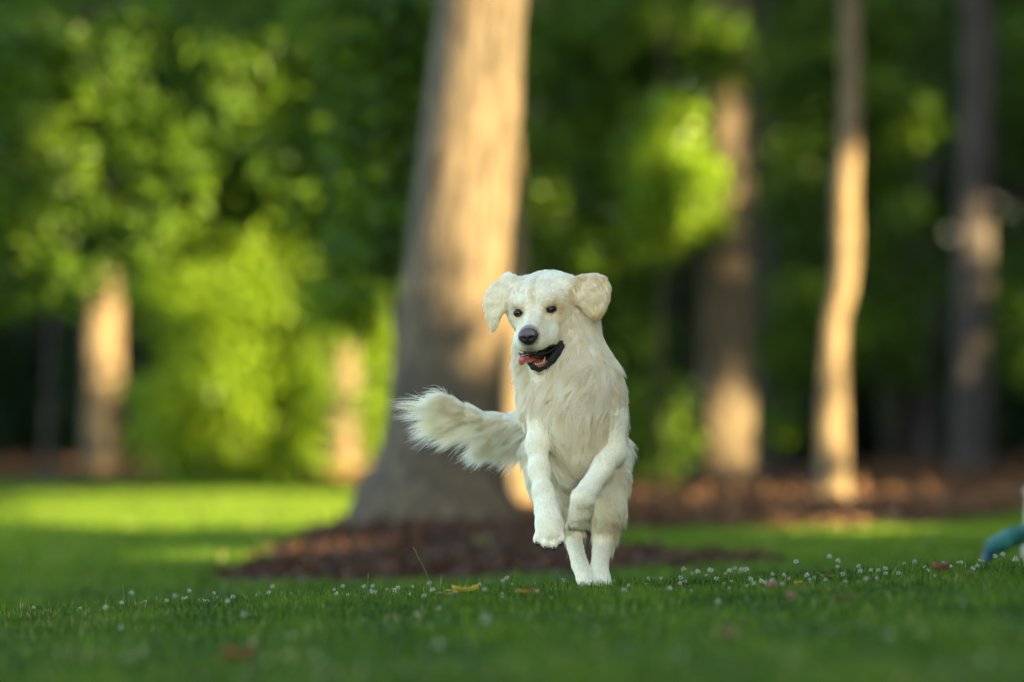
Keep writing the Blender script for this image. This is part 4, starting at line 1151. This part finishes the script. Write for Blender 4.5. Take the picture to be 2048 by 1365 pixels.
    li = lead[own]
    same = (R[li] == R) | (np.linalg.norm(P[li] - P, axis=1) < .012)
    sc = (L / np.maximum(L[li], 1e-5))[:, None, None]
    tgt = root[li][:, None] + (C[li] - root[li][:, None]) * np.minimum(sc, 1.3)
    g = (cl * same * RNG.uniform(.6, 1.1, n))[:, None, None] * (t ** 1.3)[None, :, None]
    C = C * (1 - g) + tgt * g
    ph = RNG.uniform(0, 6.28, nc)[own]; fr = RNG.uniform(4., 7.5, nc)[own]
    wv = np.cross(Nn, tang)
    C += wv[:, None] * (wav[:, None] * np.sin(ph[:, None] + fr[:, None] * t[None]) * t[None] ** .8)[..., None]
    C += RNG.normal(0, 1, (n, 1, 3)) * (L * .035)[:, None, None] * (t ** 2)[None, :, None]
    # colour per hair
    base = np.tile([.97, .93, .77], (n, 1))
    lockt = RNG.normal(0, 1, nc)[own]
    warm = np.clip(.13 * lockt + RNG.normal(0, .06, n), -.4, .6) + .12
    def amt(m, v): warm[m] += v
    amt(R == 'ear_l', .45); amt(R == 'ear_r', .85); amt((R == 'ear_r') & (np.linalg.norm(P - er[7], axis=1) < .035), .35)
    amt(np.isin(R, ['neck']), .20); amt((R == 'chest'), .22); amt(R == 'torso', .2); amt(R == 'muzzle', -.15); amt(np.isin(R, ['fore', 'paw', 'hind']), -.25)
    amt((R == 'tail') & (low < .35), .10); amt(R == 'tail', -.12)
    warm[np.isin(R, ['ear_l', 'ear_r'])] = (.42 + .28 * (R == 'ear_r') + RNG.normal(0, .06, n))[np.isin(R, ['ear_l', 'ear_r'])]
    warm += .45 * (R == 'ear_r') * np.clip(1 - np.linalg.norm(P - er[7], axis=1) / .035, 0, 1)
    warm += warmth(P, R, qh)
    warm = np.clip(warm, 0, 1.4)[:, None]
    colr = base * (1 - warm) + np.array([.76, .58, .28]) * warm
    pawtip = (R == 'paw') & (P[:, 1] > 20.1) & (RNG.uniform(0, 1, n) < .5)
    colr[pawtip] = (.30, .19, .11)
    colr = np.clip(colr * RNG.uniform(.94, 1.05, (n, 1)), 0.01, .975)
    nd = np.linalg.norm(P - NOSE, axis=1); dk = np.maximum(np.clip(1 - (nd - .020) / .010, 0, 1), np.exp(-(qh[:, 1] / .013) ** 2) * smooth(-.034, -.046, qh[:, 2]) * smooth(.05, .075, qh[:, 0]) * .9)[:, None] * .75 * np.isin(R, ['muzzle'])[:, None]
    colr = colr * (1 - dk) + np.array([.12, .10, .09]) * dk
    o0 = np.array(parent_origin(dog))
    hc = bpy.data.hair_curves.new('fur'); hc.add_curves([K] * n)
    hc.attributes['position'].data.foreach_set('vector', (C - o0).astype(np.float32).ravel())
    rad = (wid[:, None] * np.array([1, 1, .95, .85, .7, .48, .12])[None]).astype(np.float32)
    hc.attributes.new('radius', 'FLOAT', 'POINT').data.foreach_set('value', rad.ravel()) if 'radius' not in hc.attributes else hc.attributes['radius'].data.foreach_set('value', rad.ravel())
    ca = np.ones((n, 4), np.float32); ca[:, :3] = colr
    hc.attributes.new('coat', 'FLOAT_COLOR', 'CURVE').data.foreach_set('color', ca.ravel())
    a = N('dog_fur'); at_ = a.n('ShaderNodeAttribute', attribute_name='coat')
    hi = a.n('ShaderNodeHairInfo')      # roots painted darker as shade between locks; the under coat is warmer too
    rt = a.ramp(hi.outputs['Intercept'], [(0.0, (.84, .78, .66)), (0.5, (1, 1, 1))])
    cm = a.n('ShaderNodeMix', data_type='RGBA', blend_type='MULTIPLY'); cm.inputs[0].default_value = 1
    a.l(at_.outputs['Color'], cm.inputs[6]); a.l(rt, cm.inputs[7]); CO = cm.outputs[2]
    hb = a.n('ShaderNodeBsdfHairPrincipled'); hb.parametrization = 'COLOR'
    a.l(CO, hb.inputs['Color']); hb.inputs['Roughness'].default_value = .42; hb.inputs['Radial Roughness'].default_value = .6
    df = a.n('ShaderNodeBsdfDiffuse'); a.l(CO, df.inputs['Color'])
    tl = a.n('ShaderNodeBsdfTranslucent'); a.l(CO, tl.inputs['Color'])
    m1 = a.n('ShaderNodeMixShader'); m1.inputs[0].default_value = .30; a.l(df.outputs[0], m1.inputs[1]); a.l(tl.outputs[0], m1.inputs[2])
    m2 = a.n('ShaderNodeMixShader'); m2.inputs[0].default_value = .72; a.l(hb.outputs[0], m2.inputs[1]); a.l(m1.outputs[0], m2.inputs[2])
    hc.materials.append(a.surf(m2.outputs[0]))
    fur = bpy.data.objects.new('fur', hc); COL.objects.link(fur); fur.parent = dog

    # -------- nose
    HN_ = lambda f, r, u: H(f, r, u - .005)
    G = Field(NOSE - .045, NOSE + .045, .0011)
    G.ell(HN_(.098, 0, -.0200), (.015, .0235, .0160), HM, .006)
    G.ell(HN_(.098, 0, -.0340), (.0135, .0150, .0120), HM, .010)
    for sg in (-1, 1):
        G.ell(HN_(.1000, sg * .0145, -.0235), (.0115, .0080, .0095), HM, .006)
        G.ell(HN_(.1115, sg * .0095, -.0235), (.0055, .0048, .0034), HM, .004, None, True)
        G.cap(HN_(.112, sg * .0115, -.0235), HN_(.104, sg * .0215, -.0205), .0022, .0012, .003, None, True)
    G.cap(HN_(.1130, 0, -.026), HN_(.1120, 0, -.043), .0012, .0012, .003, None, True)
    Vn, Qn = G.surface()
    qn = hd(Vn) + [0, 0, .005]; up = smooth(-.026, -.014, qn[:, 2])[:, None] * smooth(.099, .104, qn[:, 0])[:, None]
    cn = np.array([.012, .010, .010]) * (1 - up) + np.array([.10, .060, .055]) * up
    hole = (np.abs(np.abs(qn[:, 1]) - .0095) < .005) & (np.abs(qn[:, 2] + .0235) < .0036); cn[hole] = (.003, .002, .002)
    a = N('nose_leather'); at_ = a.n('ShaderNodeAttribute', attribute_name='skin')
    p = a.n('ShaderNodeBsdfPrincipled'); a.l(at_.outputs['Color'], p.inputs['Base Color']); p.inputs['Roughness'].default_value = .32
    b = a.n('ShaderNodeBump'); b.inputs['Strength'].default_value = .5; b.inputs['Distance'].default_value = .0008
    vo = a.n('ShaderNodeTexVoronoi'); vo.inputs['Scale'].default_value = 700; a.l(a.n('ShaderNodeTexCoord').outputs['Object'], vo.inputs['Vector'])
    a.l(vo.outputs['Distance'], b.inputs['Height']); a.l(b.outputs[0], p.inputs['Normal'])
    mesh('nose', Vn, Qn, a.surf(p.outputs[0]), dog, attrs={'skin': cn})

    # -------- eyes with dark rims
    a = N('eye_surface'); p = a.n('ShaderNodeBsdfPrincipled'); p.inputs['Base Color'].default_value = (.016, .008, .005, 1); p.inputs['Roughness'].default_value = .05
    p.inputs['Coat Weight'].default_value = .25; p.inputs['Specular IOR Level'].default_value = .35; m_eye = a.surf(p.outputs[0])
    m_rim = mat_plain('dark_lid', (.022, .014, .012), .45)
    for e_, w_, tl in ((EL, .0085, .15), (ER, .0112, -.15)):
        G = Field(e_ - .03, e_ + .03, .001)
        G.ell(e_ - HF * .001, (.0090, .0105, .0088), HM, .002)
        v_, q_ = G.surface(); mesh('eye', v_, q_, m_eye, dog)
        th = np.linspace(0, 2 * np.pi, 29)
        ring = [e_ + HF * .0058 + HR * (w_ * 1.1 * math.cos(x)) + HU * (.0062 * math.sin(x) * (1 - .12 * math.cos(x)) + tl * w_ * math.cos(x) * .5) - HF * (.004 * abs(math.cos(x)) ** 2) for x in th]
        v_, f_, t_ = tube(ring, [.0015] * 29, 8, 0, 0, 2); mesh('eyelid', v_, [f_, t_], m_rim, dog)

    # -------- lips: thick dark folds round the open mouth
    m_lip = mat_plain('lip', (.012, .010, .010), .45, .35, .4, 150, .6)
    low_ = [Hp(1131, 684, -.012), Hp(1124, 693, .000), Hp(1113, 706, .014), Hp(1103, 719, .026), Hp(1092, 730, .034), Hp(1078, 737, .050), Hp(1067, 734, .056), Hp(1060, 726, .054), Hp(1054, 716, .035)]
    rr = [.0062, .0090, .0108, .0106, .0094, .0080, .0070, .0058, .004]
    G = Field(Hp(1092, 712, .02) - .085, Hp(1092, 712, .02) + .085, .0014)
    for i in range(len(low_) - 1): G.cap(low_[i], low_[i + 1], rr[i], rr[i + 1], .006)
    for i in range(24):
        q_ = i / 23 * 5; k_ = int(min(q_, 4)); c_ = low_[k_] * (1 - (q_ - k_)) + low_[k_ + 1] * (q_ - k_)
        r_ = rr[k_] * (1 - (q_ - k_)) + rr[k_ + 1] * (q_ - k_)
        G.ell(c_ + HU * r_ * .75 + HF * r_ * .5, (.0026, .0030, .0026), None, .003)
    G.cap(Hp(1098, 708, .005), Hp(1128, 686, -.016), .012, .010, .006)
    v_, q_ = G.surface(); mesh('lower_lip', v_, q_, m_lip, dog)
    upp = [Hp(1131, 681, -.012), Hp(1119, 688, .006), Hp(1107, 698, .030), Hp(1096, 706, .050), Hp(1083, 709, .072), Hp(1070, 709, .090), Hp(1059, 708, .096), Hp(1049, 709, .090), Hp(1041, 711, .070), Hp(1038, 708, .04)]
    upp = [u_ + HU * .0012 - HF * .002 for u_ in upp]
    G = Field(Hp(1085, 705, .03) - .085, Hp(1085, 705, .03) + .085, .0014)
    ur = [.006, .0056, .0042, .0030, .0028, .0027, .0027, .0027, .0026, .0024]
    for i in range(len(upp) - 1): G.cap(upp[i], upp[i + 1], ur[i], ur[i + 1], .004)
    v_, q_ = G.surface(); mesh('upper_lip', v_, q_, m_lip, dog)
    G = Field(Hp(1085, 712, .02) - .06, Hp(1085, 712, .02) + .06, .002)
    G.cap(Hp(1112, 698, -.03), Hp(1078, 718, .012), .012, .017, .01)
    G.cap(Hp(1084, 712, .03), Hp(1063, 711, .074), .010, .0062, .01)
    v_, q_ = G.surface(); mesh('palate', v_, q_, mat_plain('palate_skin', (.045, .010, .009), .4), dog)
    # tongue lolling out at the left corner
    m_t = mat_plain('tongue_skin', (.52, .12, .11), .30, .5, .15, 150, .3, .2)
    G = Field(Hp(1060, 716, .05) - .05, Hp(1060, 716, .05) + .05, .0014)
    R_ = HM
    G.ell(Hp(1078, 722, .030), (.030, .015, .0060), R_, .008)
    G.ell(Hp(1062, 719, .056), (.018, .013, .0062), R_, .010)
    G.cap(Hp(1056, 715, .066), Hp(1046, 720, .076), .0072, .0080, .008)
    G.ell(Hp(1043, 723, .078), (.0045, .0072, .0100), R_, .006)
    v_, q_ = G.surface(); mesh('tongue', v_, q_, m_t, dog)
    # teeth
    m_th = mat_plain('tooth_enamel', (.66, .55, .26), .3)
    for a_, b_, r_ in [((1087, 729, .046), (1090, 714, .050), .0029), ((1060, 728, .056), (1058, 717, .058), .0025)]:
        A, B = Hp(*a_), Hp(*b_); v_, f_, t_ = tube([A, (A + B) / 2 + HF * .001, B], [r_, r_ * .8, .0004], 9, 0, 0, 4); mesh('tooth', v_, [f_, t_], m_th, dog)
    for k in range(6):
        A = Hp(1064 + k * 3.9, 728.5 + (1.8 if 0 < k < 5 else 0), .058); B = A + HU * .0042
        v_, f_, t_ = tube([A, B], [.0018, .0013], 7, 0, 0, 2); mesh('tooth', v_, [f_, t_], m_th, dog)
    v_, f_, t_ = tube([Hp(1059, 728, .053), Hp(1066, 733, .056), Hp(1076, 733.5, .056), Hp(1086, 730, .050), Hp(1098, 718, .03)], [.0028, .003, .003, .003, .003], 9, .05, 0, 5)
    mesh('gum', v_, [f_, t_], mat_plain('gum_skin', (.30, .10, .07), .35), dog)
    # claws and pads
    m_c = mat_plain('claw_horn', (.05, .035, .03), .35); m_p = mat_plain('paw_pad', (.035, .025, .022), .7, .3, .2, 200, .6)
    for b_, d_ in toesL:
        s_ = b_ + d_ * .009 + np.array([0, -.003, .001]); e2 = s_ + d_ * .006 + np.array([0, .0, -.002]); v_, f_, t_ = tube([s_, (s_ + e2) / 2 + [0, -.001, 0], e2], [.0026, .0019, .0005], 7, 0, 0, 3); mesh('claw', v_, [f_, t_], m_c, dog)
        v_ = None
    for b_, d_ in toesR:
        s_ = b_ + d_ * .008; e2 = s_ + d_ * .008; v_, f_, t_ = tube([s_, (s_ + e2) / 2, e2], [.0028, .002, .0005], 7, 0, 0, 3); mesh('claw', v_, [f_, t_], m_c, dog)
    for b_, d_ in toesL:
        G = Field(b_ - .03, b_ + .03, .002); G.ell(b_ + d_ * .004 + np.array([0, .007, -.002]), (.0075, .006, .010), None, .002); v_, q_ = G.surface(); mesh('toe_pad', v_, q_, m_p, dog)
build_dog()
